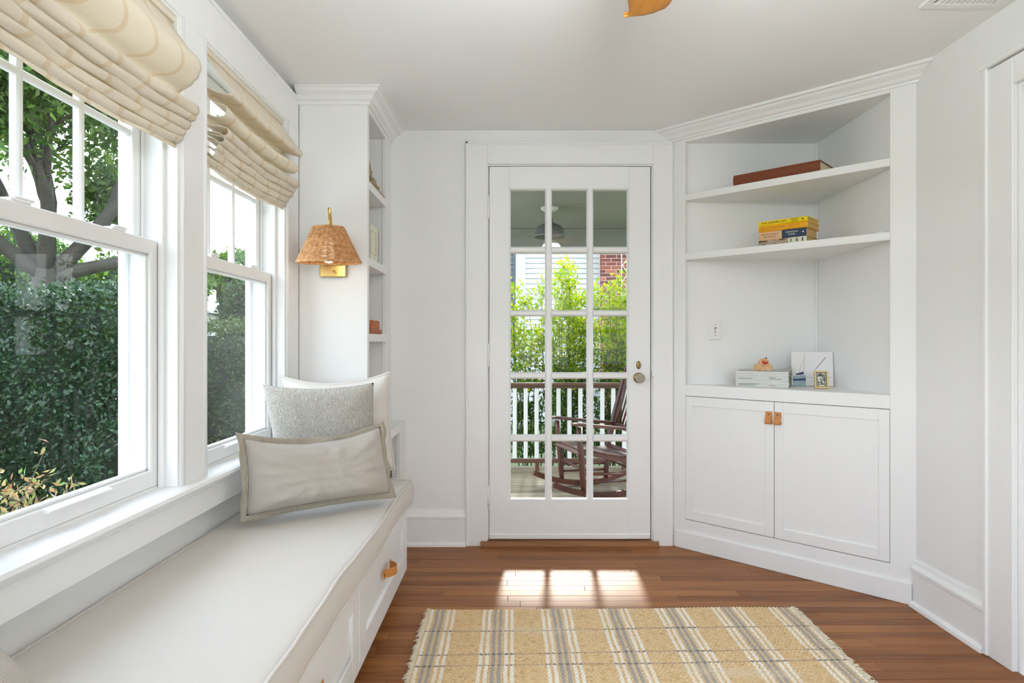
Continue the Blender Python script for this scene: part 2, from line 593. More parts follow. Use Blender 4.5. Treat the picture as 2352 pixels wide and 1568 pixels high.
        if recalc or weld:
            bm = bmesh.new()
            bm.from_mesh(me)
            if weld:
                bmesh.ops.remove_doubles(bm, verts=bm.verts, dist=1e-5)
            if recalc:
                bmesh.ops.recalc_face_normals(bm, faces=bm.faces)
            bm.to_mesh(me)
            bm.free()
        me.update()
        return me

    def build(self, name, mats, parent=None, recalc=True, weld=False):
        if parent is None:
            a = np.array(self.v)
            lo, hi = a.min(0), a.max(0)
            off = Vector(((lo[0] + hi[0]) / 2, (lo[1] + hi[1]) / 2, lo[2]))
        else:
            off = WLOC[parent.name]
        me = self.mesh(name, mats, off, recalc, weld)
        o = bpy.data.objects.new(name, me)
        COL.objects.link(o)
        if parent is None:
            o.location = off
        else:
            o.parent = parent
        WLOC[o.name] = off.copy()
        return o


WLOC = {}


def tag(o, label, cat, group=None, kind=None):
    o['label'] = label
    o['category'] = cat
    if group: o['group'] = group
    if kind: o['kind'] = kind
    return o


def thing(name, loc, label, cat, group=None, kind=None):
    o = bpy.data.objects.new(name, None)
    COL.objects.link(o)
    o.location = loc
    o.empty_display_size = 0.1
    WLOC[o.name] = Vector(loc)
    return tag(o, label, cat, group, kind)


def inst(src, parent, loc, name=None):
    """a copy that shares the mesh, placed at loc relative to the parent"""
    o = src.copy()
    if name: o.name = name
    COL.objects.link(o)
    o.parent = parent
    o.location = loc
    WLOC[o.name] = WLOC[parent.name] + Vector(loc)
    return o


def struct(name, mb, mats, label, cat):
    return tag(mb.build(name, mats), label, cat, kind='structure')


def sweep(mb, path, normals, prof):
    """extrude profile [(out, z)] along an XY path; normals are the mitred offset vectors"""
    n = len(prof)
    vs = []
    for (p, q) in zip(path, normals):
        for (o, z) in prof:
            vs.append((p[0] + q[0] * o, p[1] + q[1] * o, z))
    fs = []
    for i in range(len(path) - 1):
        for j in range(n):
            fs.append((i * n + j, i * n + (j + 1) % n, (i + 1) * n + (j + 1) % n, (i + 1) * n + j))
    fs.append(tuple(range(n)))
    fs.append(tuple((len(path) - 1) * n + j for j in range(n)))
    mb.add(vs, fs)


def text_part(s, size, Mx, mat, parent, name='lettering', align='LEFT', bold=0.0, width=None):
    """flat printed lettering as a mesh part; Mx maps text plane (x right, y up) to the world"""
    cu = bpy.data.curves.new('txt', 'FONT')
    cu.body = s
    cu.size = size
    cu.align_x = align
    cu.align_y = 'CENTER'
    cu.offset = bold
    cu.resolution_u = 3
    tmp = bpy.data.objects.new('txt', cu)
    COL.objects.link(tmp)
    bpy.context.view_layer.update()
    me = bpy.data.meshes.new_from_object(tmp.evaluated_get(bpy.context.evaluated_depsgraph_get()))
    bpy.data.objects.remove(tmp)
    bpy.data.curves.remove(cu)
    if width is not None:
        xs = [v.co.x for v in me.vertices]
        w = max(xs) - min(xs)
        x0 = min(xs) if align == 'LEFT' else 0
        for v in me.vertices: v.co.x = (v.co.x - x0) * width / w + (0 if align == 'LEFT' else 0)
    me.transform(Matrix.Translation(-WLOC[parent.name]) @ Mx)
    me.materials.clear()
    me.materials.append(M[mat])
    o = bpy.data.objects.new(name, me)
    COL.objects.link(o)
    o.parent = parent
    WLOC[o.name] = WLOC[parent.name].copy()
    return o


def frame_M(o, x, y, z):
    m = Matrix.Identity(4)
    for i, a in enumerate((x, y, z)):
        a = Vector(a).normalized()
        m[0][i], m[1][i], m[2][i] = a
    m[0][3], m[1][3], m[2][3] = o
    return m


# ================================================================== ROOM SHELL
XL, XR, YB, YR = -1.02, 1.70, 3.42, -1.50      # wall planes
ZC = 2.26                                       # ceiling
CAS = -0.975                                    # casing face on the window wall
XO = -1.14                                      # outside face of the window wall
WINS = [(2.00, 2.71), (1.135, 1.845), (0.27, 0.98), (-0.595, 0.115)]
WZ0, WZ1 = 0.685, 2.07
REAR = [(-0.93, -0.11), (-0.01, 0.81), (0.91, 1.64)]  # unseen windows, added and widened to let in more daylight
RZ0 = 0.42
DX0, DX1, DZ1 = -0.128, 0.760, 2.067            # back door opening
RD0, RD1, RDZ = 1.20, 2.105, 1.976              # right door opening

# floor: subfloor + strips of oak, each a plank
mb = MB().box(XL - 0.1, XR + 0.1, YR - 0.1, YB + 0.1, -0.14, -0.004)
floor = struct('floor', mb, 'dark', 'narrow strip oak floor running across the white room', 'floor')
PW = 0.0568
y = YB - PW
row = 0
rest = MB()
while y > YR - 0.05:
    x = XL - random.uniform(0.0, 0.9)
    while x < XR:
        ln = random.choice((0.55, 0.75, 0.95, 1.2, 1.45)) * random.uniform(0.9, 1.1)
        x0, x1 = max(x, XL), min(x + ln, XR)
        if x1 - x0 > 0.05:
            dz = random.uniform(-0.0003, 0.0003)
            t = MB() if y > 0.95 else rest
            t.box(x0 + 0.0005, x1 - 0.0005, y + 0.0006, y + PW - 0.0006, -0.012, dz, 0.0009)
            if y > 0.95:
                t.build('plank', 'floor', floor, recalc=False)
        x += ln
    y -= PW
o = rest.build('planks_behind', 'floor', floor, recalc=False)
o.name = 'plank_field'
o['kind'] = 'stuff'

struct('ceiling', MB().box(XL - 0.12, XR + 0.12, YR - 0.12, YB + 0.12, ZC, ZC + 0.12), 'ceil', 'flat off-white plaster ceiling', 'ceiling')

# left (window) wall
mb = MB()
mb.box(XO, XL, YR - 0.12, YB + 0.12, -0.3, WZ0 - 0.025)
mb.box(XO, XL, YR - 0.12, YB + 0.12, WZ1, ZC)
edges = [YB + 0.12] + [e for w in WINS for e in (w[1], w[0])] + [YR - 0.12]
for a, b in zip(edges[0::2], edges[1::2]):
    mb.box(XO, XL, b, a, WZ0 - 0.025, WZ1)
struct('wall_left', mb, 'wall', 'white wall with double-hung windows above the long bench', 'wall')

# back wall with the door opening
mb = MB()
mb.box(XL, DX0 - 0.03, YB, YB + 0.12, -0.3, ZC)
mb.box(DX1 + 0.03, XR + 0.12, YB, YB + 0.12, -0.3, ZC)
mb.box(DX0 - 0.03, DX1 + 0.03, YB, YB + 0.12, DZ1 + 0.03, ZC)
mb.box(DX0 - 0.03, DX1 + 0.03, YB, YB + 0.12, -0.3, 0.0)
struct('wall_back', mb, 'wall', 'white wall holding the glazed porch door', 'wall')

# right wall with a door opening
mb = MB()
mb.box(XR, XR + 0.12, RD1, YB, -0.3, ZC)
mb.box(XR, XR + 0.12, YR - 0.12, RD0, -0.3, ZC)
mb.box(XR, XR + 0.12, RD0, RD1, RDZ, ZC)
mb.box(XR, XR + 0.12, RD0, RD1, -0.3, 0.0)
struct('wall_right', mb, 'wall', 'white wall beside the corner cabinet', 'wall')

# rear wall behind the camera, with windows added for daylight
mb = MB()
mb.box(XL, XR, YR - 0.12, YR, -0.3, RZ0)
mb.box(XL, XR, YR - 0.12, YR, WZ1, ZC)
edges = [XL] + [e for w in REAR for e in w] + [XR]
for a, b in zip(edges[0::2], edges[1::2]):
    mb.box(a, b, YR - 0.12, YR, RZ0, WZ1)
struct('wall_rear', mb, 'wall', 'white wall behind the viewpoint with three windows added for daylight', 'wall')


# ------------------------------------------------------------------ windows
def window(n, origin, along, outward, w, z0, z1, zmeet, label, locks=True):
    """double-hung window; local x along the wall, y outwards (0 at casing face), z up"""
    Mx = frame_M(origin, along, outward, (0, 0, 1))
    root = thing('window_%d' % n, origin, label, 'window', kind='structure')
    J = 0.010
    m = MB(Mx)
    m.box(0, J, 0.004, 0.165, z0, z1, 0.001)
    m.box(w - J, w, 0.004, 0.165, z0, z1, 0.001)
    m.box(J, w - J, 0.004, 0.165, z1 - J, z1, 0.001)
    m.box(J, w - J, 0.055, 0.185, z0 - 0.02, z0 + 0.006, 0.002)
    m.build('jamb', 'vinyl', root)
    m = MB(Mx)
    for s in (0, 1):
        for (ya, yb, t) in ((0.040, 0.054, 0.014), (0.100, 0.106, 0.012), (0.146, 0.165, 0.022)):
            a = J if s == 0 else w - J - t
            m.box(a, a + t, ya, yb, z0, z1 - J, 0.0015)
    m.box(J, w - J, 0.040, 0.054, z1 - J - 0.014, z1 - J, 0.0015)
    m.box(J, w - J, 0.146, 0.165, z1 - J - 0.02, z1 - J, 0.0015)
    m.build('stop_bead', 'vinyl', root)
    a, b = J + 0.002, w - J - 0.002
    S = 0.042
    # the sash that slides at the bottom (room side)
    y0, y1 = 0.057, 0.096
    m = MB(Mx)
    m.box(a, a + S, y0, y1, z0 + 0.006, zmeet, 0.003)
    m.box(b - S, b, y0, y1, z0 + 0.006, zmeet, 0.003)
    m.box(a + S, b - S, y0, y1, z0 + 0.006, z0 + 0.056, 0.003)
    m.box(a + S, b - S, y0, y1, zmeet - 0.042, zmeet, 0.003)
    for (p, q, r, t) in ((a + S, a + S + 0.008, z0 + 0.056, zmeet - 0.042), (b - S - 0.008, b - S, z0 + 0.056, zmeet - 0.042)):
        m.box(p, q, y0 + 0.01, y1 - 0.008, r, t, 0.002)
    m.box(a + S, b - S, y0 + 0.01, y1 - 0.008, z0 + 0.056, z0 + 0.064, 0.002)
    m.box(a + S, b - S, y0 + 0.01, y1 - 0.008, zmeet - 0.050, zmeet - 0.042, 0.002)
    sash = m.build('sash', 'vinyl', root)
    MB(Mx).box(a + S + 0.002, b - S - 0.002, y0 + 0.018, y0 + 0.022, z0 + 0.058, zmeet - 0.044).build('pane', 'glass', sash)
    if locks:
        for t in (0.26, 0.74):
            c = a + (b - a) * t
            m = MB(Mx)
            m.box(c - 0.028, c + 0.028, y0 + 0.004, y0 + 0.030, zmeet, zmeet + 0.008, 0.002)
            m.box(c - 0.012, c + 0.045, y0 + 0.008, y0 + 0.022, zmeet + 0.008, zmeet + 0.016, 0.003)
            m.build('sash_lock', 'vinyl', sash)
        c = (a + b) / 2
        m = MB(Mx)
        m.prism([(y0 + 0.001, z0 + 0.056), (y0 - 0.014, z0 + 0.050), (y0 - 0.014, z0 + 0.046), (y0 + 0.001, z0 + 0.042)], 'yz', c - 0.11, c + 0.11)
        m.build('sash_lift', 'vinyl', sash)
    # the sash at the top (outer side)
    y0, y1 = 0.107, 0.144
    zb = zmeet - 0.038
    m = MB(Mx)
    m.box(a, a + S, y0, y1, zb, z1 - J - 0.002, 0.003)
    m.box(b - S, b, y0, y1, zb, z1 - J - 0.002, 0.003)
    m.box(a + S, b - S, y0, y1, zb, zmeet, 0.003)
    m.box(a + S, b - S, y0, y1, z1 - J - 0.045, z1 - J - 0.002, 0.003)
    sash = m.build('sash', 'vinyl', root)
    ga, gb, gz0, gz1 = a + S, b - S, zmeet, z1 - J - 0.045
    gm = 0.018
    cw, ch = (gb - ga) / 3, (gz1 - gz0) / 2
    for i in (1, 2):
        c = ga + cw * i
        MB(Mx).box(c - gm / 2, c + gm / 2, y0 + 0.006, y1 - 0.008, gz0, gz1, 0.004).build('muntin', 'vinyl', sash)
    MB(Mx).box(ga, gb, y0 + 0.008, y1 - 0.010, gz0 + ch - gm / 2, gz0 + ch + gm / 2, 0.004).build('muntin', 'vinyl', sash)
    for i in range(3):
        for j in range(2):
            MB(Mx).box(ga + cw * i + 0.0005, ga + cw * (i + 1) - 0.0005, y0 + 0.016, y0 + 0.020, gz0 + ch * j + 0.0005, gz0 + ch * (j + 1) - 0.0005).build('pane', 'glass', sash)
    return root


wl = ['white double-hung window beyond the mullion, nearer the porch door',
      'white double-hung window nearest, showing the dark hedge',
      'white double-hung window beside the viewpoint over the bench',
      'white double-hung window at the rear end of the bench wall']
for i, (a, b) in enumerate(WINS):
    window(i + 1, (CAS, a, 0), (0, 1, 0), (-1, 0, 0), b - a, WZ0, WZ1, 1.402, wl[i])
for i, (a, b) in enumerate(REAR):
    window(5 + i, (b, YR, 0), (-1, 0, 0), (0, -1, 0), b - a, RZ0 + 0.025, WZ1, 1.28,
           ('added rear wall window on the bench side', 'added middle window of the rear wall', 'added rear wall window away from the bench')[i], locks=False)

# casing boards on the window wall (with a bead at each opening)
n_trim = [0]


def trim(mb, label, mat='trim', cat='trim'):
    n_trim[0] += 1
    return struct('trim_%d' % n_trim[0], mb, mat, label, cat)


piers = [(2.71, 2.868), (1.845, 2.00), (0.98, 1.135), (0.115, 0.27), (-0.75, -0.595)]
pl = ['flat white casing board between far window and bookcase', 'flat white mullion casing between the two visible windows',
      'flat white mullion casing beside the nearest window', 'flat white mullion casing behind the viewpoint', 'last white casing board of the window wall']
for (a, b), l in zip(piers, pl):
    m = MB().box(XL, CAS, a, b, WZ0, WZ1, 0.001)
    for e in (a, b):
        if abs(e - 2.868) < 1e-6: continue
        s = 1 if e == a else -1
        m.tube([(CAS - 0.001, e + s * 0.010, WZ0), (CAS - 0.001, e + s * 0.010, WZ1)], 0.0085, 8)
    trim(m, l)
trim(MB().box(XL, CAS, -0.75, 2.868, WZ1, 2.212, 0.002).box(XL, CAS + 0.006, -0.75, 2.868, 2.205, 2.222, 0.003),
     'flat white header board running above the bench windows')
# stool (inner sill) and apron
prof = [(-1.032, 0.660), (-0.948, 0.660), (-0.938, 0.664), (-0.934, 0.672), (-0.938, 0.681), (-0.948, 0.685), (-1.032, 0.685)]
trim(MB().prism(prof, 'xz', -0.75, 2.868), 'long white window stool under the bench windows', cat='window sill')
trim(MB().box(XL, -0.962, -0.75, 2.868, 0.575, 0.659, 0.002).box(XL, -0.956, -0.75, 2.868, 0.645, 0.659, 0.004), 'white apron board below the window stool')

# casing of the added rear windows, simple
m = MB()
for (a, b) in [(XL, -0.93), (-0.11, -0.01), (0.81, 0.91), (1.64, 1.695)]:
    m.box(a, b, YR, YR + 0.02, RZ0, WZ1, 0.002)
m.box(XL, 1.695, YR, YR + 0.02, WZ1, 2.17, 0.002)
trim(m, 'white casing boards round the added rear windows')
trim(MB().box(XL, 1.695, YR, YR + 0.045, RZ0, RZ0 + 0.025, 0.004), 'white stool under the added rear windows', cat='window sill')


# ------------------------------------------------------------------ back door
door = thing('door_1', ((DX0 + DX1) / 2, YB, 0.03), 'white fifteen-pane glazed door opening onto the porch', 'door', kind='structure')
dy0, dy1 = YB - 0.004, YB + 0.040
gx = [(-0.007, 0.181), (0.218, 0.409), (0.444, 0.630)]
gz = [(1.628, 1.937), (1.281, 1.592), (0.941, 1.248), (0.599, 0.906), (0.250, 0.563)]
m = MB()
a, b = DX0 + 0.004, DX1 - 0.006
m.box(a, gx[0][0] - 0.006, dy0, dy1, 0.034, DZ1 - 0.004, 0.002)
m.box(gx[2][1] + 0.006, b, dy0, dy1, 0.034, DZ1 - 0.004, 0.002)
m.box(gx[0][0] - 0.006, gx[2][1] + 0.006, dy0, dy1, gz[0][1] + 0.006, DZ1 - 0.004)
m.box(gx[0][0] - 0.006, gx[2][1] + 0.006, dy0, dy1, 0.034, gz[4][0] - 0.006)
m.box(a + 0.002, b - 0.002, dy0 - 0.006, dy0 + 0.01, 0.036, 0.062, 0.002)
m.build('door_leaf', 'trim', door)


def muntin_bar(p0, p1, vertical, c, half):
    """bar with a raised flat and bevelled sides"""
    m = MB()
    pr = [(-half, dy1 - 0.004), (-half, dy0 + 0.012), (-half * 0.55, dy0 + 0.002), (half * 0.55, dy0 + 0.002), (half, dy0 + 0.012), (half, dy1 - 0.004)]
    if vertical:
        m.prism([(c + p[0], p[1]) for p in pr], 'xy', p0, p1)
    else:
        m.prism([(p[1], c + p[0]) for p in pr], 'yz', p0, p1)
    return m.build('muntin', 'trim', door)


for i in (0, 1):
    muntin_bar(gz[4][0] - 0.006, gz[0][1] + 0.006, True, (gx[i][1] + gx[i + 1][0]) / 2, (gx[i + 1][0] - gx[i][1]) / 2)
for i in range(4):
  for q in range(3):
    muntin_bar(gx[q][0], gx[q][1], False, (gz[i][0] + gz[i + 1][1]) / 2, (gz[i][0] - gz[i + 1][1]) / 2)
m = MB()
for (p, q, r, t) in ((gx[0][0] - 0.008, gx[0][0], gz[4][0] - 0.008, gz[0][1] + 0.008), (gx[2][1], gx[2][1] + 0.008, gz[4][0] - 0.008, gz[0][1] + 0.008)):
    m.box(p, q, dy0 + 0.004, dy1 - 0.004, r, t, 0.004)
m.box(gx[0][0], gx[2][1], dy0 + 0.004, dy1 - 0.004, gz[4][0] - 0.008, gz[4][0], 0.004)
m.box(gx[0][0], gx[2][1], dy0 + 0.004, dy1 - 0.004, gz[0][1], gz[0][1] + 0.008, 0.004)
m.build('glazing_bead', 'trim', door)
for (x0, x1) in gx:
    for (z0, z1) in gz:
        MB().box(x0 + 0.0005, x1 - 0.0005, dy0 + 0.024, dy0 + 0.028, z0 + 0.0005, z1 - 0.0005).build('pane', 'glass', door)
for zc in (1.840, 1.035, 0.265):
    m = MB()
    m.tube([(DX0 - 0.001, dy0 - 0.006, zc - 0.055), (DX0 - 0.001, dy0 - 0.006, zc + 0.055)], 0.0065, 10)
    for q in (-0.058, 0.058):
        m.ball((DX0 - 0.001, dy0 - 0.006, zc + q), 0.006, 8, 6)
    for q in (-0.033, -0.011, 0.011, 0.033):
        m.tube([(DX0 - 0.001, dy0 - 0.006, zc + q - 0.001), (DX0 - 0.001, dy0 - 0.006, zc + q + 0.001)], 0.0058, 8)
    m.build('hinge', 'trim', door)
kx = 0.690
m = MB().lathe([(0.0, 0.0), (0.0145, 0.0), (0.0145, 0.004), (0.010, 0.007), (0.0, 0.007)], (0, 0, 0), 24)
m2 = MB(Matrix.Translation((kx - 0.001, dy0, 0.982)) @ Matrix.Rotation(PI / 2, 4, 'X') @ Matrix.Scale(1.75, 4, (0, 1, 0)))
m2.lathe([(0.0, 0.0), (0.0125, 0.0), (0.0125, 0.004), (0.008, 0.007), (0.0, 0.007)], n=24)
lt = m2.build('lock_rose', 'oldbrass', door)
MB().box(kx - 0.004, kx + 0.003, dy0 - 0.022, dy0 - 0.006, 0.966, 0.998, 0.003).build('thumb_turn', 'oldbrass', lt)
m = MB(Matrix.Translation((kx, dy0, 0.912)) @ Matrix.Rotation(PI / 2, 4, 'X'))
m.lathe([(0.0, 0.0), (0.029, 0.0), (0.029, 0.003), (0.024, 0.007), (0.011, 0.010), (0.011, 0.030), (0.0, 0.030)], n=28)
rose = m.build('knob_rose', 'oldbrass', door)
m = MB(Matrix.Translation((kx, dy0, 0.912)) @ Matrix.Rotation(PI / 2, 4, 'X'))
m.lathe([(0.0, 0.028), (0.012, 0.029), (0.024, 0.036), (0.0275, 0.045), (0.024, 0.054), (0.014, 0.057), (0.006, 0.0545), (0.0, 0.056)], n=12, smooth=False)
m.build('crystal_knob', 'crystal', rose)
m = MB().box(DX1 - 0.002, DX1 + 0.010, YB - 0.030, YB - 0.006, 0.920, 0.946, 0.002)
m.build('strike_plate', 'trim', door)

# door frame + casing (one flat frame with a raised outer band)
m = MB()
for s, (p, q) in ((0, (DX0 - 0.03, DX0)), (1, (DX1, DX1 + 0.03))):
    m.box(p, q, YB - 0.002, YB + 0.12, 0.0, DZ1 + 0.03)
m.box(DX0, DX1, YB - 0.002, YB + 0.12, DZ1, DZ1 + 0.03)
m.box(DX0, DX0 + 0.012, dy1 + 0.002, YB + 0.12, 0.0, DZ1)
m.box(DX1 - 0.012, DX1, dy1 + 0.002, YB + 0.12, 0.0, DZ1)
m.box(DX0, DX1, dy1 + 0.002, YB + 0.12, DZ1 - 0.012, DZ1)
trim(m, 'white jamb set around the porch door', cat='door frame')
cy = YB - 0.020
m = MB()
m.box(-0.245, DX0 - 0.006, cy, YB, 0.0, DZ1 + 0.115, 0.002)
m.box(DX1 + 0.006, 0.872, cy, YB, 0.0, DZ1 + 0.115, 0.002)
m.box(DX0 - 0.006, DX1 + 0.006, cy, YB, DZ1 + 0.006, DZ1 + 0.115, 0.002)
m.box(-0.252, -0.236, cy - 0.008, YB, 0.0, DZ1 + 0.128, 0.004)
m.box(-0.252, 0.872, cy - 0.008, YB, DZ1 + 0.112, DZ1 + 0.128, 0.004)
trim(m, 'flat white casing framing the porch door')

# threshold
m = MB().prism([(YB - 0.050, 0.0005), (YB - 0.050, 0.010), (YB - 0.034, 0.028), (YB + 0.10, 0.031), (YB + 0.10, 0.0005)], 'yz', -0.170, 0.793)
tag(m.build('threshold', 'sill'), 'worn brown oak threshold under the porch door', 'threshold', kind='structure')

# baseboard on the back wall, left of the door
m = MB()
m.box(-0.60, -0.252, YB - 0.016, YB, 0.0, 0.150, 0.002)
m.prism([(YB, 0.150), (YB - 0.022, 0.150), (YB - 0.022, 0.160), (YB - 0.012, 0.172), (YB - 0.008, 0.188), (YB, 0.188)], 'yz', -0.60, -0.252)
m.prism([(YB, 0.0), (YB - 0.032, 0.0), (YB - 0.030, 0.012), (YB - 0.018, 0.020), (YB, 0.020)], 'yz', -0.60, -0.252)
struct('baseboard_back', m, 'trim', 'white stepped baseboard between bench and door casing', 'baseboard')

# right wall: baseboard, door casing, closed door in the recess
XRB = XR
ba0, ba1 = 2.232, 2.635
def wall_base(y0, y1):
    m = MB()
    m.box(XR - 0.016, XR, y0, y1, 0.0, 0.150, 0.002)
    m.prism([(XR, 0.150), (XR - 0.024, 0.150), (XR - 0.024, 0.162), (XR - 0.012, 0.176), (XR - 0.008, 0.192), (XR, 0.192)], 'xz', y0, y1)
    m.prism([(XR, 0.0), (XR - 0.034, 0.0), (XR - 0.031, 0.013), (XR - 0.018, 0.022), (XR, 0.022)], 'xz', y0, y1)
    return m
struct('baseboard_right', wall_base(ba0, ba1), 'trim', 'tall white moulded baseboard right of the corner cabinet', 'baseboard')
struct('baseboard_rear', wall_base(YR, 1.07), 'trim', 'white baseboard on the right wall behind the viewpoint', 'baseboard')
m = MB()
for (a, b, s) in ((RD1, 2.222, 1), (1.083, RD0, -1)):
    m.box(XR - 0.020, XR, a, b, 0.0, RDZ + 0.09, 0.002)
    e = b if s > 0 else a
    m.box(XR - 0.028, XR, e - 0.010, e + 0.010, 0.0, RDZ + 0.10, 0.004)
m.box(XR - 0.020, XR, RD0, RD1, RDZ, RDZ + 0.09, 0.002)
m.box(XR - 0.034, XR, 1.065, 2.242, RDZ + 0.095, RDZ + 0.116, 0.005)
trim(m, 'white door casing with a capped head at the picture\'s right edge')
m = MB()
m.box(XR - 0.001, XR + 0.119, RD1 - 0.014, RD1 - 0.0005, 0.0005, RDZ - 0.0005, 0.001)
m.box(XR - 0.001, XR + 0.119, RD0 + 0.0005, RD0 + 0.014, 0.0005, RDZ - 0.0005, 0.001)
m.box(XR - 0.001, XR + 0.12, RD0 + 0.0142, RD1 - 0.0142, RDZ - 0.014, RDZ - 0.0005, 0.001)
m.box(XR + 0.035, XR + 0.05, RD1 - 0.026, RD1 - 0.0142, 0.0005, RDZ - 0.015, 0.001)
m.box(XR + 0.035, XR + 0.05, RD0 + 0.0142, RD0 + 0.026, 0.0005, RDZ - 0.015, 0.001)
trim(m, 'white jamb lining the right-hand doorway', cat='door frame')
rdoor = thing('door_2', (XR + 0.08, (RD0 + RD1) / 2, 0.01), 'plain white panelled door recessed in the right wall', 'door', kind='structure')
m = MB()
p0, p1 = XR + 0.052, XR + 0.092
m.box(p0, p1, RD0 + 0.016, RD0 + 0.12, 0.01, RDZ - 0.016, 0.002)
m.box(p0, p1, RD1 - 0.12, RD1 - 0.016, 0.01, RDZ - 0.016, 0.002)
for (a, b) in ((0.01, 0.22), (0.92, 1.06), (RDZ - 0.13, RDZ - 0.016)):
    m.box(p0, p1, RD0 + 0.12, RD1 - 0.12, a, b, 0.002)
m.build('door_leaf', 'trim', rdoor)
for (a, b) in ((0.22, 0.92), (1.06, RDZ - 0.13)):
    MB().box(p0 + 0.012, p1 - 0.012, RD0 + 0.12, RD1 - 0.12, a, b).build('panel', 'trim', rdoor)


# ================================================================== BENCH WALL BUILT-INS
# tall bookcase at the end of the bench
TX0, TX1, TY0, TY1 = -0.975, -0.66, 2.87, YB
bk = thing('bookcase', ((TX0 + TX1) / 2, (TY0 + TY1) / 2, 0), 'tall white built-in bookcase with open side shelves at the bench end', 'bookcase')
MB().box(TX0, TX1 - 0.001, TY0, TY0 + 0.022, 0.36, ZC - 0.001, 0.0015).build('side_panel', 'trim', bk)
m = MB()
m.box(TX1 - 0.02, TX1, TY0 + 0.001, 2.899, 0.685, ZC - 0.001, 0.0015)
m.box(TX1 - 0.02, TX1, 3.283, TY1 - 0.001, 0.685, ZC - 0.001, 0.0015)
m.box(TX1 - 0.02, TX1, 2.899, 3.283, 2.17, ZC - 0.001, 0.0015)
m.build('face_frame', 'trim', bk)
MB().box(TX0, TX0 + 0.012, TY0 + 0.022, TY1, 0.0, ZC - 0.001).build('back_panel', 'trim', bk)
MB().box(TX0 + 0.012, TX1 - 0.02, 3.29, 3.302, 0.685, 2.17).build('inner_panel', 'trim', bk)
MB().box(TX0 + 0.012, TX1 - 0.02, TY0 + 0.022, 3.29, 2.17, 2.182).build('top_panel', 'trim', bk)
for zt in (1.850, 1.498, 1.146):
    MB().box(TX0 + 0.012, TX1 + 0.0015, 2.893, 3.30, zt - 0.037, zt, 0.0015).build('shelf', 'trim', bk)
# wider base with a ledge
BX = -0.580
MB().box(TX0 + 0.012, BX, TY0 + 0.023, TY1 - 0.001, 0.640, 0.681, 0.002).build('ledge', 'trim', bk)
m = MB()
m.box(BX - 0.02, BX, TY0 + 0.023, 2.93, 0.0, 0.640, 0.0015)
m.box(BX - 0.02, BX, 3.245, TY1 - 0.001, 0.0, 0.640, 0.0015)
m.box(BX - 0.02, BX, 2.93, 3.245, 0.0, 0.400, 0.0015)
m.build('base_frame', 'trim', bk)
MB().box(TX0 + 0.012, BX - 0.02, 2.893, 3.30, 0.365, 0.400).build('shelf', 'trim', bk)
MB().box(TX0 + 0.012, BX - 0.02, 3.25, 3.262, 0.400, 0.640).build('inner_panel', 'trim', bk)
MB().box(TX0 + 0.012, BX - 0.02, TY0 + 0.001, TY0 + 0.021, 0.0, 0.640).build('end_panel', 'trim', bk)
crown = [(0.0, 2.190), (0.010, 2.190), (0.012, 2.204), (0.024, 2.210), (0.034, 2.226), (0.054, 2.238), (0.060, 2.250), (0.068, 2.252), (0.068, ZC - 0.0005), (0.0, ZC - 0.0005)]
m = MB()
sweep(m, [(TX0, TY0), (TX1, TY0), (TX1, TY1)], [(0, -1), (1, -1), (1, 0)], crown)
m.build('crown_moulding', 'trim', bk)

# window seat
BF, BT = -0.480, 0.367                  # bench front face, top
seat = thing('window_seat', (-0.75, 1.2, 0), 'long white built-in window bench with drawers', 'bench')
MB().box(-1.018, BF - 0.02, -1.2, 2.866, 0.075, BT - 0.002, 0.001).build('carcass', 'bench', seat)
MB().box(-1.018, BF - 0.075, -1.2, 2.868, 0.0005, 0.075).build('toe_kick', 'bench', seat)
m = MB()
m.box(BF - 0.022, BF - 0.001, 2.852, 2.868, 0.073, BT, 0.001)
m.box(BF - 0.022, BF + 0.004, -1.2, 2.868, BT - 0.018, BT, 0.002)
m.build('face_frame', 'bench', seat)
for (a, b) in ((1.978, 2.850), (1.090, 1.972), (0.202, 1.084), (-0.69, 0.196)):
    z0, z1 = 0.073, BT - 0.021
    m = MB()
    ia, ib, iz0, iz1 = a + 0.085, b - 0.085, z0 + 0.085, z1 - 0.055
    m.box(BF - 0.02, BF, a, ia, z0, z1, 0.0015)
    m.box(BF - 0.02, BF, ib, b, z0, z1, 0.0015)
    m.box(BF - 0.02, BF, ia, ib, z0, iz0, 0.0015)
    m.box(BF - 0.02, BF, ia, ib, iz1, z1, 0.0015)
    # sloped inner bead
    for (p, q) in (((ia, iz0), (ib, iz0)), ((ib, iz0), (ib, iz1)), ((ib, iz1), (ia, iz1)), ((ia, iz1), (ia, iz0))):
        m.tube([(BF - 0.009, p[0], p[1]), (BF - 0.009, q[0], q[1])], 0.006, 6)
    dr = m.build('drawer', 'bench', seat)
    MB().box(BF - 0.018, BF - 0.010, ia, ib, iz0, iz1).build('panel', 'bench', dr)
    # leather strap pull, bowed outwards
    c, zc = (a + b) / 2 - 0.01, 0.238
    m = MB()
    n = 18
    th = 0.0035
    pr = []
    for i in range(n + 1):
        t = i / n
        yy = c - 0.068 + 0.136 * t
        xx = BF + 0.003 + 0.036 * max(0.0, math.sin(PI * min(1, max(0, (t - 0.12) / 0.76)))) ** 0.8
        pr.append((xx, yy))
    poly = pr + [(p[0] - th, p[1]) for p in reversed(pr)]
    poly = [(max(p[0], BF), p[1]) for p in poly]
    m.prism(poly, 'xy', zc - 0.016, zc + 0.016)
    for t in (c - 0.062, c + 0.062):
        m.lathe([(0, 0), (0.0055, 0), (0.005, 0.003), (0, 0.004)], (BF + 0.003, t, zc), 12, 'x', mi=1)
    m.build('strap_handle', ['leather', 'screw'], dr)

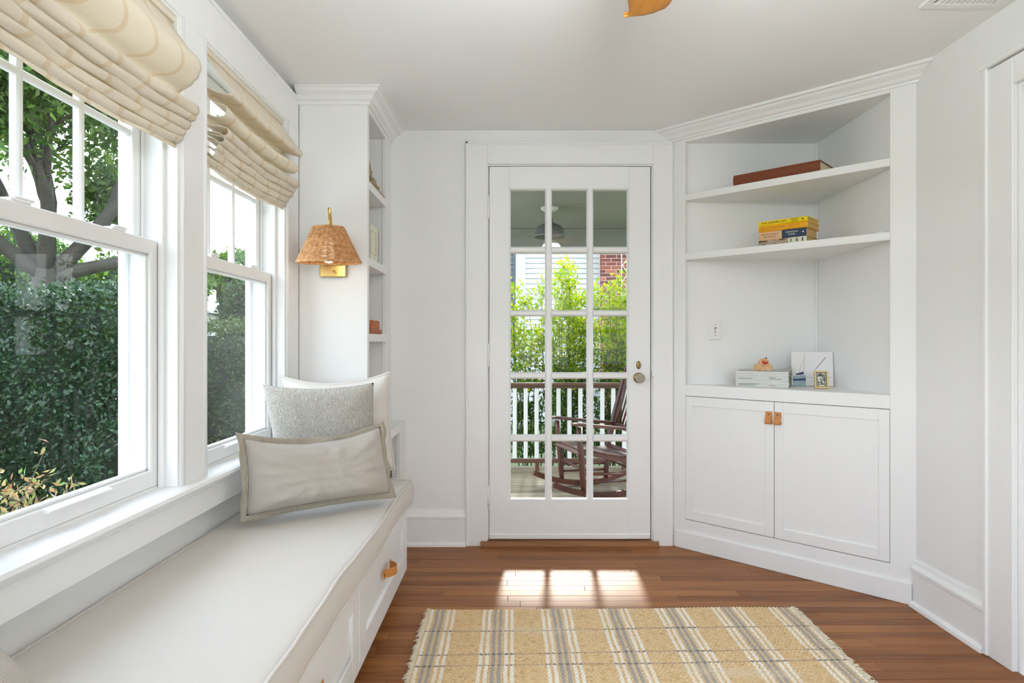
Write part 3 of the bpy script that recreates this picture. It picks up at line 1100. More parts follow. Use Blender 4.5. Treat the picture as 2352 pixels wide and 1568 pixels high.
# bench cushion
CT, CB_ = 0.475, BT + 0.001
CX0, CX1, CY0, CY1 = -1.012, -0.458, -1.2, 2.862
def vnoise(seed):
    r = np.random.default_rng(seed)
    ph = r.uniform(0, 6.28, 6)
    fq = r.uniform(1.2, 9.0, 6)
    am = r.uniform(0.3, 1.0, 6) / (1 + fq * 0.12)
    return lambda t: float(np.sum(am * np.sin(fq * t + ph)) / np.sum(am))
wA, wB, wC, wD = vnoise(1), vnoise(2), vnoise(3), vnoise(5)
sec = []
R = 0.020
def arc(cx, cz, a0, a1, n=4):
    return [(cx + R * math.cos(math.radians(a0 + (a1 - a0) * i / n)), cz + R * math.sin(math.radians(a0 + (a1 - a0) * i / n))) for i in range(n + 1)]
sec += arc(CX1 - R, CB_ + R, -90, 0) + [(CX1 + 0.004, (CT + CB_) / 2 - 0.01), (CX1 + 0.005, (CT + CB_) / 2 + 0.01)] + arc(CX1 - R, CT - R, 0, 90)
sec += [(CX1 - R - (CX1 - CX0 - 2 * R) * i / 14, CT) for i in range(1, 14)]
sec += arc(CX0 + R, CT - R, 90, 180) + arc(CX0 + R, CB_ + R, 180, 270)
ns, nl = len(sec), 150
per = [0]
for i in range(1, ns): per.append(per[-1] + math.dist(sec[i], sec[i - 1]))
def cpt(i, j):
    x, z = sec[i % ns]
    yy = CY0 + (CY1 - CY0) * j / nl
    if z > CT - 0.001:
        u = (x - CX0) / (CX1 - CX0)
        z += 0.012 * math.sin(PI * u) ** 0.8 + 0.0025 * wC(yy * 2 + u * 3) * math.sin(PI * u)
        if u > 0.8: z += -0.006 * max(0, wD(yy * 3)) * (u - 0.8) * 5
    if x > CX1 - 0.03:
        x += 0.011 * wA(yy * 1.6) + 0.005 * wB(yy * 4)
        if z > (CT + CB_) / 2: z += 0.006 * wB(yy * 2.5)
    return (x, yy, z)
m = MB()
m.grid(lambda i, j: cpt(i, j), ns, nl, lambda i, j: ((per[i % ns]), (CY1 - CY0) * j / nl))
m.add([cpt(i, nl) for i in range(ns)], [tuple(range(ns))])
m.add([cpt(i, 0) for i in range(ns)], [tuple(range(ns))])
m.uv += [(p[0], p[2]) for p in m.v[len(m.uv):]]
cush = tag(m.build('bench_cushion', 'cushion', weld=True), 'long off-white canvas cushion with corded edges lying along the bench', 'cushion')
ie = [i for i, p in enumerate(sec) if abs(p[0] - (CX1 - R + R * math.cos(math.radians(45)))) < 0.004 and p[1] > CT - 0.02][0]
ib_ = [i for i, p in enumerate(sec) if abs(p[0] - (CX0 + R + R * math.cos(math.radians(135)))) < 0.004 and p[1] > CT - 0.02][0]
il = [i for i, p in enumerate(sec) if abs(p[0] - (CX1 - R + R * math.cos(math.radians(-45)))) < 0.004 and p[1] < CB_ + 0.02][0]
for q, ii in enumerate((ie, ib_, il)):
    pts = [Vector(cpt(ii, j)) for j in range(nl + 1)]
    dx = 0.002 if q != 1 else 0.0
    pts = [p + Vector((dx, 0, 0.002 if q < 2 else 0)) for p in pts]
    MB().tube(pts, 0.0045, 6).build('piping', 'piping', cush)
endp = [Vector(cpt(i, nl)) + Vector((0, 0.001, 0)) for i in range(ie, ib_ + 1)]
MB().tube(endp, 0.0045, 6).build('piping', 'piping', cush)


# ------------------------------------------------------------------ pillows
def pillow(name, label, TL, TR, BR, BL, thick, mat, concave=0.03, flange=None, piping=None, seed=1, wrinkle=0.004, sag=0.0, flange_mat='flange', back_mat=None):
    TL, TR, BR, BL = [Vector(p) for p in (TL, TR, BR, BL)]
    nrm = ((TR - TL).cross(BL - TL)).normalized()
    if nrm.y > 0: nrm = -nrm          # face the room / camera
    N = 44
    r = np.random.default_rng(seed)
    ph = r.uniform(0, 6.28, 24)
    W = (TR - TL).length
    Hh = (BL - TL).length
    def base(u, v, grow=0.0):
        # concave outline
        a, b = 2 * u - 1, 2 * v - 1
        a2 = a * (1 - concave * (1 - b * b)) * (1 + grow / W * 2)
        b2 = b * (1 - concave * W / Hh * (1 - a * a)) * (1 + grow / Hh * 2)
        uu, vv = (a2 + 1) / 2, (b2 + 1) / 2
        p = TL * (1 - uu) * (1 - vv) + TR * uu * (1 - vv) + BR * uu * vv + BL * (1 - uu) * vv
        p = p + Vector((0, 0, -sag)) * max(0, 1 - vv) * (1 - a * a)
        return p
    def wr(u, v):
        a, b = 2 * u - 1, 2 * v - 1
        e = max(abs(a), abs(b))
        s = 0
        for q in range(6):
            s += math.sin(ph[q] + (5 + 4 * q) * (u if q % 2 else v) * (1 + 0.3 * q)) / (1 + q * 0.4)
        rad = math.atan2(b, a)
        cr = math.sin(rad * 14 + ph[8]) * e ** 3 * (1 - e) * 3.0
        return wrinkle * (0.35 * s * (1 - e ** 4) + 1.6 * cr)
    def thk(u, v):
        a, b = 2 * u - 1, 2 * v - 1
        return thick / 2 * (max(0, 1 - a ** 4) * max(0, 1 - b ** 4)) ** 0.55 * (1 + 0.12 * b)
    m = MB()
    uvf = lambda i, j: (i / N * W, j / N * Hh)
    m.grid(lambda i, j: base(i / N, j / N) + nrm * (thk(i / N, j / N) + wr(i / N, j / N) * min(1, thk(i / N, j / N) * 60)), N, N, uvf)
    m.grid(lambda i, j: base(i / N, j / N) - nrm * thk(i / N, j / N), N, N, uvf, mi=1 if back_mat else 0)
    o = tag(m.build(name, [mat] + ([back_mat] if back_mat else []), weld=True), label, 'pillow')
    ring = [(i / N, 0.0) for i in range(N)] + [(1.0, j / N) for j in range(N)] + [(1 - i / N, 1.0) for i in range(N)] + [(0.0, 1 - j / N) for j in range(N)]
    if piping:
        MB().tube([base(u, v) for (u, v) in ring], 0.0055, 6, closed=True).build('piping', piping, o)
    if flange:
        f = MB()
        K = len(ring)
        rows = []
        for kk, g in enumerate((0.0, 0.5, 1.0)):
            rr = []
            for q, (u, v) in enumerate(ring):
                p = base(u, v, flange * g)
                p = p + nrm * (0.010 * g * math.sin(q * 0.45 + ph[10]) * math.sin(q * 0.13 + ph[11]))
                rr.append(p)
            rows.append(rr)
        vs = [p + nrm * 0.002 for rr in rows for p in rr] + [p - nrm * 0.002 for rr in rows for p in rr]
        fs = []
        for side in (0, 1):
            for kk in range(2):
                for q in range(K):
                    b0 = side * 3 * K + kk * K
                    fs.append((b0 + q, b0 + (q + 1) % K, b0 + K + (q + 1) % K, b0 + K + q))
        for q in range(K):
            fs.append((2 * K + q, 2 * K + (q + 1) % K, 5 * K + (q + 1) % K, 5 * K + q))
        f.add(vs, fs, 0, True)
        f.build('flange', flange_mat, o)
    return o


pillow('throw_pillow', 'off-white square pillow with corded edge leaning on the bookcase side', (-0.995, 2.685, 0.962), (-0.525, 2.70, 0.978), (-0.520, 2.775, 0.545), (-0.935, 2.76, 0.487), 0.13, 'linenwhite', 0.065, piping='piping', seed=3, sag=0.03)
pillow('throw_pillow', 'square grey-and-cream textured woven pillow between two other pillows', (-0.985, 2.475, 0.940), (-0.555, 2.515, 0.945), (-0.555, 2.575, 0.500), (-0.930, 2.535, 0.487), 0.12, 'boucle', 0.03, seed=8, sag=0.014, wrinkle=0.003)
pillow('lumbar_pillow', 'wide grey linen lumbar pillow with taupe flanged edge in front', (-0.905, 2.110, 0.785), (-0.515, 2.450, 0.778), (-0.470, 2.415, 0.528), (-0.885, 2.085, 0.530), 0.155, 'linengrey', 0.04, flange=0.022, seed=5, sag=0.03, wrinkle=0.007)
pillow('lumbar_pillow', 'grey linen pillow corner at the lower left edge of the picture', (-0.94, 0.42, 0.80), (-0.86, 0.93, 0.76), (-0.66, 0.97, 0.500), (-0.72, 0.42, 0.500), 0.12, 'linengrey', 0.03, seed=12)


# ------------------------------------------------------------------ roman shades
def catmull(pts, n=6):
    out = []
    P = [pts[0]] + list(pts) + [pts[-1]]
    for i in range(1, len(P) - 2):
        for s in range(n):
            t = s / n
            p0, p1, p2, p3 = [np.array(P[i + q]) for q in (-1, 0, 1, 2)]
            out.append(tuple(0.5 * (2 * p1 + (p2 - p0) * t + (2 * p0 - 5 * p1 + 4 * p2 - p3) * t * t + (3 * p1 - p0 - 3 * p2 + p3) * t ** 3)))
    out.append(tuple(pts[-1]))
    return out


def shade(y0, y1, ctrl, label, seed, stack_z):
    prof = catmull(ctrl, 6)
    n = len(prof) - 1
    arcl = [0]
    for i in range(1, n + 1): arcl.append(arcl[-1] + math.dist(prof[i], prof[i - 1]))
    f1, f2, f3 = vnoise(seed), vnoise(seed + 1), vnoise(seed + 2)
    NY = 46
    root = thing('roman_shade', (-0.98, (y0 + y1) / 2, stack_z), label, 'window shade', 'cream roman shades')
    def P(i, j):
        x, z = prof[i]
        t = j / NY
        yy = y0 + (y1 - y0) * t
        s = arcl[i] / arcl[-1]
        depth = min(1.0, s * 3)
        x += depth * (0.007 * f1(yy * 3.5 + s * 9) + 0.003 * f2(yy * 6 + i * 0.12))
        x = max(x, -1.013)
        sagm = -0.014 * math.sin(PI * t) * depth
        z += sagm + depth * 0.004 * f3(yy * 4 + s * 8)
        # near the side edges the cloth draws in and bellies
        e = min(t, 1 - t)
        yy += 0.006 * math.exp(-e * 12) * f2(s * 30) * (1 if t < 0.5 else -1)
        return (x, yy, z)
    m = MB()
    m.grid(P, n, NY, lambda i, j: ((y1 - y0) * j / NY, arcl[i]))
    o = m.build('fabric', 'shade', root, recalc=False)
    sm = o.modifiers.new('thick', 'SOLIDIFY')
    sm.thickness = 0.0028
    sm.offset = 0
    MB().box(-1.012, -0.985, y0, y1, WZ1 - 0.028, WZ1 - 0.003, 0.002).build('headrail', 'shadecord', root)
    return root


def stack(n, x0, z0, dx, dz, back):
    pts = []
    for i in range(n):
        xf, zf = x0 - dx * i, z0 - dz * i
        pts += [(back, zf + 0.012), (xf - 0.016, zf + 0.006), (xf, zf - 0.009), (xf - 0.012, zf - 0.024), (back + 0.010, zf - 0.016)]
    return pts


c1 = [(-1.0, 2.055), (-0.985, 2.02), (-0.950, 1.970), (-0.916, 1.930), (-0.914, 1.895), (-0.940, 1.860), (-0.972, 1.842), (-0.978, 1.825)]
c1 += stack(5, -0.915, 1.798, 0.013, 0.0215, -0.985) + [(-0.985, 1.700), (-0.982, 1.690), (-0.985, 1.678)]
shade(1.149, 1.836, c1, 'cream roman shade with tan wavy lines bunched above the nearest window', 21, 1.69)
c2 = [(-1.0, 2.055), (-0.975, 2.015), (-0.935, 1.960), (-0.905, 1.925), (-0.908, 1.905), (-0.945, 1.912), (-0.982, 1.925), (-0.990, 1.912),
      (-0.960, 1.880), (-0.925, 1.868), (-0.918, 1.848), (-0.940, 1.832), (-0.980, 1.838), (-0.988, 1.822)]
c2 += stack(5, -0.912, 1.795, 0.015, 0.0210, -0.985) + [(-0.985, 1.700), (-0.985, 1.690), (-0.988, 1.678)]
shade(2.014, 2.700, c2, 'cream roman shade with loose looped folds above the far window', 41, 1.69)
shade(0.284, 0.970, c1, 'cream roman shade above the window beside the viewpoint', 61, 1.69)

# ------------------------------------------------------------------ wall lamp (wicker sconce)
sx, sy = -0.789, 2.70
lampo = thing('wall_lamp', (-0.812, TY0, 1.403), 'brass wall sconce with woven wicker cone shade on the bookcase side', 'wall lamp')
MB().box(-0.873, -0.755, TY0 - 0.024, TY0 - 0.0005, 1.403, 1.585, 0.003).build('backplate', 'brass', lampo)
m = MB().tube([(-0.803, TY0 - 0.024, 1.425), (-0.803, TY0 - 0.040, 1.425)], 0.007, 12)
m.build('switch_knob', 'brass', lampo)
m = MB()
m.tube([(-0.812, TY0 - 0.022, 1.50), (-0.811, TY0 - 0.05, 1.515), (-0.806, 2.79, 1.60), (-0.800, 2.755, 1.665), (-0.797, 2.735, 1.692)], [0.007, 0.008, 0.0085, 0.0085, 0.007], 12)
m.tube([(-0.800, 2.752, 1.668), (-0.795, 2.725, 1.655), (-0.789, 2.705, 1.610)], 0.0035, 8)
m.build('arm', 'brass', lampo)
m = MB().lathe([(0.0, 1.61), (0.018, 1.61), (0.021, 1.60), (0.021, 1.555), (0.0, 1.555)], (sx, sy, 0), 20)
m.build('socket', 'brass', lampo)
m = MB().lathe([(0.012, 1.556), (0.014, 1.540), (0.026, 1.515), (0.032, 1.490), (0.029, 1.468), (0.016, 1.452), (0.0, 1.447)], (sx, sy, 0), 20)
m.build('bulb', 'bulb', lampo)
zt, zb, rt, rb = 1.600, 1.452, 0.062, 0.132
tiltM = Matrix.Translation((sx, sy, 1.53)) @ Matrix.Rotation(math.radians(3.5), 4, 'X') @ Matrix.Translation((-sx, -sy, -1.53))
m = MB(tiltM)
ROWS, STK = 34, 26
for i in range(ROWS):
    f = (i + 0.5) / ROWS
    z = zb + (zt - zb) * f
    r = rb + (rt - rb) * f
    pts = []
    NS = STK * 4
    for j in range(NS):
        a = 2 * PI * j / NS
        w = 0.0042 * abs(math.sin(STK / 2 * a)) + 0.0010 * math.sin(STK * a + (PI if i % 2 else 0))
        pts.append((sx + (r + w) * math.cos(a), sy + (r + w) * math.sin(a), z + random.uniform(-0.0003, 0.0003)))
    m.tube(pts, 0.0022, 5, closed=True)
weave = m.build('shade_weave', 'wicker', lampo, recalc=False)
m = MB(tiltM)
for j in range(STK):
    a = 2 * PI * (j + 0.5) / STK
    m.tube([(sx + rb * math.cos(a), sy + rb * math.sin(a), zb), (sx + rt * math.cos(a), sy + rt * math.sin(a), zt)], 0.003, 6)
m.build('shade_stakes', 'wicker', lampo)
m = MB(tiltM)
for (r, z, q) in ((rb + 0.001, zb, 0.0055), (rt, zt, 0.004)):
    pts = []
    for j in range(144):
        a = 2 * PI * j / 144
        pts.append((sx + (r + 0.0012 * math.sin(a * 40)) * math.cos(a), sy + (r + 0.0012 * math.sin(a * 40)) * math.sin(a), z + 0.0012 * math.cos(a * 40)))
    m.tube(pts, q, 6, closed=True)
m.build('shade_rim', 'wicker', lampo)
m = MB(tiltM)
for a in (0.4, 0.4 + 2 * PI / 3, 0.4 + 4 * PI / 3):
    m.tube([(sx, sy, zt - 0.002), (sx + rt * math.cos(a), sy + rt * math.sin(a), zt - 0.002)], 0.002, 6)
m.build('spider', 'brass', lampo)
ld = bpy.data.lights.new('sconce_bulb', 'POINT')
ld.energy = 0.15
ld.color = (1.0, 0.86, 0.68)
ld.shadow_soft_size = 0.03
lo = bpy.data.objects.new('sconce_bulb', ld)
COL.objects.link(lo)
lo.location = (sx, sy, 1.44)
lo.parent = None

# ================================================================== CORNER CABINET
A = Vector((0.876, 3.42, 0))
B = Vector((1.70, 2.63, 0))
LEN = (B - A).length
U = (B - A).normalized()
Wn = Vector((-U.y, U.x, 0))            # into the corner
CM = frame_M(A, U, Wn, (0, 0, 1))
CW, CYK = 1.652, 3.396                  # inner faces of the niche (right, back)


def niche_poly(d, u0=0.0, u1=LEN):
    """corner triangle (world XY) behind a front line at depth d"""
    P0 = A + Wn * d
    # front line meets y = CYK and x = CW
    t0 = (CYK - P0.y) / U.y
    t1 = (CW - P0.x) / U.x
    return [((P0 + U * t0).x, CYK), ((P0 + U * t1).x, (P0 + U * t1).y), (CW, CYK)]


cab = thing('corner_cabinet', (1.45, 3.15, 0), 'white built-in corner cabinet with open shelves above two doors', 'cabinet')
FT = 0.022
m = MB(CM)
m.box(0.003, 0.076, 0, FT, 0.0, ZC - 0.002, 0.0012)
m.box(1.041, LEN - 0.003, 0, FT, 0.0, ZC - 0.002, 0.0012)
m.box(0.076, 1.041, 0, FT, 2.180, ZC - 0.002, 0.0012)
m.box(0.076, 1.041, 0, FT, 0.819, 0.879, 0.0012)
m.box(0.076, 1.041, 0, FT, 0.0, 0.155, 0.0012)
m.build('face_frame', 'trim', cab)
m = MB()
m.box(0.90, CW, CYK, YB - 0.001, 0.0, 2.20)
m.build('back_panel', 'trim', cab)
MB().box(CW, XR - 0.001, 2.70, YB - 0.001, 0.0, 2.20).build('back_panel', 'trim', cab)
MB().box(CW - 0.014, CW, CYK - 0.014, CYK, 0.87, 2.19, 0.003).build('corner_bead', 'trim', cab)
MB().prism(niche_poly(FT), 'xy', 2.182, 2.20).build('top_panel', 'trim', cab)
for zt in (1.9005, 1.582):
    m = MB().prism(niche_poly(FT + 0.001), 'xy', zt - 0.034, zt - 0.0005)
    sh = m.build('shelf', 'trim', cab)
    MB(CM).box(0.0765, 1.0405, -0.001, FT + 0.002, zt - 0.035, zt, 0.002).build('shelf_lip', 'trim', sh)
MB().prism(niche_poly(FT), 'xy', 0.845, 0.8785).build('counter', 'trim', cab)
for (a, b, s) in ((0.070, 0.5465, 1), (0.5495, 1.0395, -1)):
    z0, z1 = 0.158, 0.8165
    m = MB(CM)
    st = 0.042
    y0, y1 = -0.001, 0.020
    a_, b_ = a + 0.007 if s > 0 else a, b
    if s > 0: a_ = 0.0775
    m.box(a_, a_ + st, y0, y1, z0, z1, 0.0012)
    m.box(b_ - st, b_, y0, y1, z0, z1, 0.0012)
    m.box(a_ + st, b_ - st, y0, y1, z0, z0 + 0.050, 0.0012)
    m.box(a_ + st, b_ - st, y0, y1, z1 - 0.050, z1, 0.0012)
    dd = m.build('door', 'trim', cab)
    MB(CM).box(a_ + st - 0.003, b_ - st + 0.003, y0 + 0.007, y1 - 0.004, z0 + 0.045, z1 - 0.045).build('panel', 'trim', dd)
    # folded leather tab
    uc = 0.5235 if s > 0 else 0.5665
    hw = 0.0155
    zt2, zb2 = 0.769, 0.708
    loop = [(0.0, zt2), (-0.004, zt2), (-0.006, zt2 - 0.012), (-0.008, zt2 - 0.022), (-0.017, zb2 + 0.018), (-0.019, zb2 + 0.008), (-0.015, zb2 + 0.001), (-0.008, zb2), (-0.002, zb2 + 0.003), (0.0, zb2 + 0.012)]
    inner = [(0.0, zb2 + 0.014), (-0.004, zb2 + 0.006), (-0.010, zb2 + 0.004), (-0.0145, zb2 + 0.009), (-0.0135, zb2 + 0.016), (-0.004, zt2 - 0.026), (-0.002, zt2 - 0.03), (0.0, zt2 - 0.028)]
    m = MB(CM)
    m.prism([(p[0] + y0, p[1]) for p in loop + inner], 'yz', uc - hw, uc + hw)
    m.lathe([(0, 0), (0.004, 0), (0.0045, -0.002), (0.003, -0.004), (0, -0.004)], (uc, y0 - 0.004, zt2 - 0.013), 12, 'y', mi=1)
    m.build('leather_tab', ['leather', 'screw'], dd)
m = MB(CM)
m.box(0.0755, 0.0775, 0.004, 0.018, 0.157, 0.818)
m.box(1.0395, 1.041, 0.004, 0.018, 0.157, 0.818)
m.box(0.5465, 0.5495, 0.006, 0.019, 0.157, 0.818)
m.box(0.0775, 1.0395, 0.004, 0.018, 0.8165, 0.819)
m.box(0.0775, 1.0395, 0.004, 0.018, 0.155, 0.158)
m.build('door_gap', 'dark', cab)
m = MB(CM)
m.box(0.016, LEN - 0.018, -0.012, -0.0005, 0.0005, 0.090, 0.002)
m.build('plinth', 'trim', cab)
crown2 = [(0.0, 2.196), (0.008, 2.196), (0.010, 2.205), (0.020, 2.209), (0.030, 2.222), (0.050, 2.236), (0.058, 2.246), (0.072, 2.247), (0.072, ZC - 0.0005), (0.0, ZC - 0.0005)]
m = MB()
nA = Vector((-Wn.x, -Wn.y))
# ends follow the back wall (y const) and right wall (x const)
eA = Vector((1 * (nA.x - 0), 0))
cutA = (Vector((-1, 0)) * (1.0 / abs(Wn.x)))
cutB = (Vector((0, -1)) * (1.0 / abs(Wn.y)))
sweep(m, [(A.x, A.y - 0.001), (B.x - 0.001, B.y)], [tuple(cutA), tuple(cutB)], crown2)
m.build('crown_moulding', 'trim', cab)

# light switch inside the niche
sw = thing('light_switch', (1.100, CYK, 1.119), 'white toggle light switch plate inside the corner niche', 'light switch')
MB().box(1.066, 1.134, CYK - 0.006, CYK - 0.0003, 1.119, 1.226, 0.002).build('plate', 'whiteplastic', sw)
m = MB().box(1.0955, 1.1045, CYK - 0.0085, CYK - 0.005, 1.158, 1.187, 0.001)
m.build('toggle_surround', 'tin', sw)
m = MB().prism([(CYK - 0.006, 1.168), (CYK - 0.016, 1.160), (CYK - 0.017, 1.164), (CYK - 0.008, 1.180), (CYK - 0.006, 1.180)], 'yz', 1.0965, 1.1035)
m.build('toggle', 'whiteplastic', sw)
for z in (1.144, 1.201):
    MB().lathe([(0, 0), (0.0028, 0), (0.0022, -0.0012), (0, -0.0015)], (1.100, CYK - 0.006, z), 10, 'y').build('screw', 'tin', sw)


# ------------------------------------------------------------------ books
def bmat(name, rgb, rough=0.5, var=0.06):
    M[name] = simple(name, srgb(*rgb), rough, var=var, vscale=25)
bmat('page_tan', (205, 170, 110), 0.9, 0.12)
bmat('page_cream', (214, 204, 168), 0.9, 0.1)
bmat('cover_brown', (120, 58, 26), 0.6, 0.12)
bmat('cover_dark', (48, 38, 28), 0.6)
bmat('cover_yellow', (240, 212, 10), 0.4)
bmat('cover_amber', (236, 166, 8), 0.4)
bmat('cover_peach', (222, 180, 136), 0.4)
bmat('cover_navy', (24, 48, 78), 0.4)
bmat('cover_cream', (222, 222, 200), 0.5)
bmat('ink_dark', (60, 46, 30), 0.6)
bmat('ink_brown', (150, 96, 20), 0.6)
bmat('ink_white', (226, 226, 220), 0.6)
bmat('ink_grey', (120, 122, 124), 0.6)
bmat('ink_black', (36, 34, 32), 0.6)
k = NT('photo_cover')
vec = k.mapping('Object', (10, 10, 40))
k.l(k.ramp(k.noise(2.2, vec, 4), [(0.3, srgb(52, 30, 22)), (0.45, srgb(120, 84, 60)), (0.55, srgb(196, 180, 160)), (0.7, srgb(90, 66, 52))]), k.b.inputs['Base Color'])
M['cover_photo'] = k.m


def flat_book(label, u0, u1, d0, d1, z0, z1, cover, pages, rot=0.0, group=None, spine_round=0.004, name='book', ct=0.0025, MX=None):
    """book lying flat: spine towards the room, local frame of the corner cabinet"""
    base = MX if MX is not None else CM
    c = base @ Vector(((u0 + u1) / 2, (d0 + d1) / 2, z0))
    root = thing(name, c, label, 'book', group)
    R_ = base @ Matrix.Translation(((u0 + u1) / 2, (d0 + d1) / 2, 0)) @ Matrix.Rotation(rot, 4, 'Z') @ Matrix.Translation((-(u0 + u1) / 2, -(d0 + d1) / 2, 0))
    m = MB(R_)
    sp = []
    n = 8
    for i in range(n + 1):
        t = i / n
        sp.append((d0 - spine_round * math.sin(PI * t), z0 + (z1 - z0) * t))
    outer = sp + [(d1, z1), (d1, z1 - ct)] + [(d0 + ct, z1 - ct), (d0 + ct, z0 + ct)] + [(d1, z0 + ct), (d1, z0)]
    m.prism(outer, 'yz', u0, u1)
    m.build('cover', cover, root)
    m = MB(R_)
    m.box(u0 + 0.003, u1 - 0.003, d0 + ct + 0.0005, d1 - 0.004, z0 + ct + 0.0003, z1 - ct - 0.0003)
    m.build('pages', pages, root)
    root['_R'] = 0
    return root, R_


def spine_text(root, R_, s, u, d0, z, size, mat, rnd=0.004, width=None, bold=0.0):
    Mx = R_ @ frame_M((u, d0 - rnd - 0.0006, z), (1, 0, 0), (0, 0, 1), (0, -1, 0))
    return text_part(s, size, Mx, mat, root, bold=bold, width=width)


g = 'paperbacks stacked on the middle corner shelf'
Zs = 1.5825
# bottom to top
bk4, R4 = flat_book('bottom book of the paperback stack, brown photo spine ending in cream', 0.461, 0.690, 0.032, 0.185, Zs, Zs + 0.028, ['cover_photo'], 'page_tan', 0.0, g, name='paperback_book')
m = MB(R4).box(0.603, 0.689, 0.0278, 0.0325, Zs + 0.0008, Zs + 0.0272, 0.0005)
m.build('spine_panel', 'cover_cream', bk4)
for (u, w_) in ((0.615, 0.004), (0.640, 0.003), (0.646, 0.003), (0.668, 0.006)):
    MB(R4).box(u, u + w_, 0.0270, 0.0279, Zs + 0.006, Zs + 0.022).build('spine_lettering', 'ink_dark', bk4)
bk3, R3 = flat_book('thick paperback with half peach half navy spine in the stack', 0.462, 0.688, 0.034, 0.182, Zs + 0.0285, Zs + 0.069, ['cover_peach'], 'page_tan', 0.0, g, name='paperback_book')
MB(R3).box(0.573, 0.6875, 0.0296, 0.0345, Zs + 0.0293, Zs + 0.0682, 0.0006).build('spine_panel', 'cover_navy', bk3)
spine_text(bk3, R3, 'THE EDUCATION OF', 0.474, 0.034, Zs + 0.0545, 0.0105, 'ink_dark', width=0.084)
spine_text(bk3, R3, 'AN IDEALIST', 0.487, 0.034, Zs + 0.0425, 0.0105, 'ink_dark', width=0.060)
spine_text(bk3, R3, 'SAMANTHA', 0.592, 0.0335, Zs + 0.0550, 0.0115, 'ink_white', width=0.056)
spine_text(bk3, R3, 'POWER', 0.604, 0.0335, Zs + 0.0430, 0.0115, 'ink_white', width=0.032)
MB(R3).lathe([(0, 0), (0.004, 0), (0.0036, -0.0008), (0, -0.0008)], (0.672, 0.0296, Zs + 0.050), 8, 'y').build('emblem', 'ink_white', bk3)
bk2, R2 = flat_book('amber orange paperback second from the top of the stack', 0.459, 0.694, 0.032, 0.190, Zs + 0.0695, Zs + 0.099, ['cover_amber'], 'page_tan', 0.012, g, name='paperback_book')
spine_text(bk2, R2, 'A Year in the Village of Eternity', 0.467, 0.032, Zs + 0.0865, 0.0125, 'ink_brown', width=0.120)
MB(R2).box(0.470, 0.560, 0.0277, 0.0282, Zs + 0.0762, Zs + 0.0768).build('rule', 'ink_brown', bk2)
spine_text(bk2, R2, 'TRACEY LAWSON', 0.602, 0.032, Zs + 0.0865, 0.006, 'ink_brown', width=0.055)
bk1, R1 = flat_book('bright yellow paperback on top of the stack', 0.459, 0.694, 0.031, 0.188, Zs + 0.0995, Zs + 0.1215, ['cover_yellow'], 'page_tan', -0.01, g, name='paperback_book')
spine_text(bk1, R1, 'THE DINNER LIST', 0.474, 0.031, Zs + 0.1105, 0.0135, 'ink_brown', width=0.125, bold=0.0003)
spine_text(bk1, R1, 'REBECCA', 0.616, 0.031, Zs + 0.1148, 0.008, 'ink_dark', width=0.040)
spine_text(bk1, R1, 'SERLE', 0.622, 0.031, Zs + 0.1058, 0.008, 'ink_dark', width=0.028)
MB(R1).lathe([(0, 0), (0.005, 0), (0.0045, -0.0008), (0, -0.0008)], (0.672, 0.0268, Zs + 0.1105), 8, 'y').build('emblem', 'ink_brown', bk1)
big, RB = flat_book('large brown hardback lying flat on the top corner shelf', 0.331, 0.748, 0.030, 0.310, 1.9010, 1.9580, ['cover_brown', 'cover_dark'], 'page_cream', 0.0, None, 0.007, 'hardback_book', 0.005)
MB(RB).box(0.3315, 0.7475, 0.055, 0.3095, 1.9582, 1.9590).build('cover_board', 'cover_dark', big)

# glassy trinket near the right end of the middle shelf
m = MB(CM)
m.lathe([(0, Zs), (0.016, Zs), (0.018, Zs + 0.006), (0.012, Zs + 0.013), (0.0, Zs + 0.015)], (0.99, 0.05, 0), 14)
trk = tag(m.build('paperweight', 'whiteplastic'), 'small pale trinket at the right end of the middle corner shelf', 'ornament')

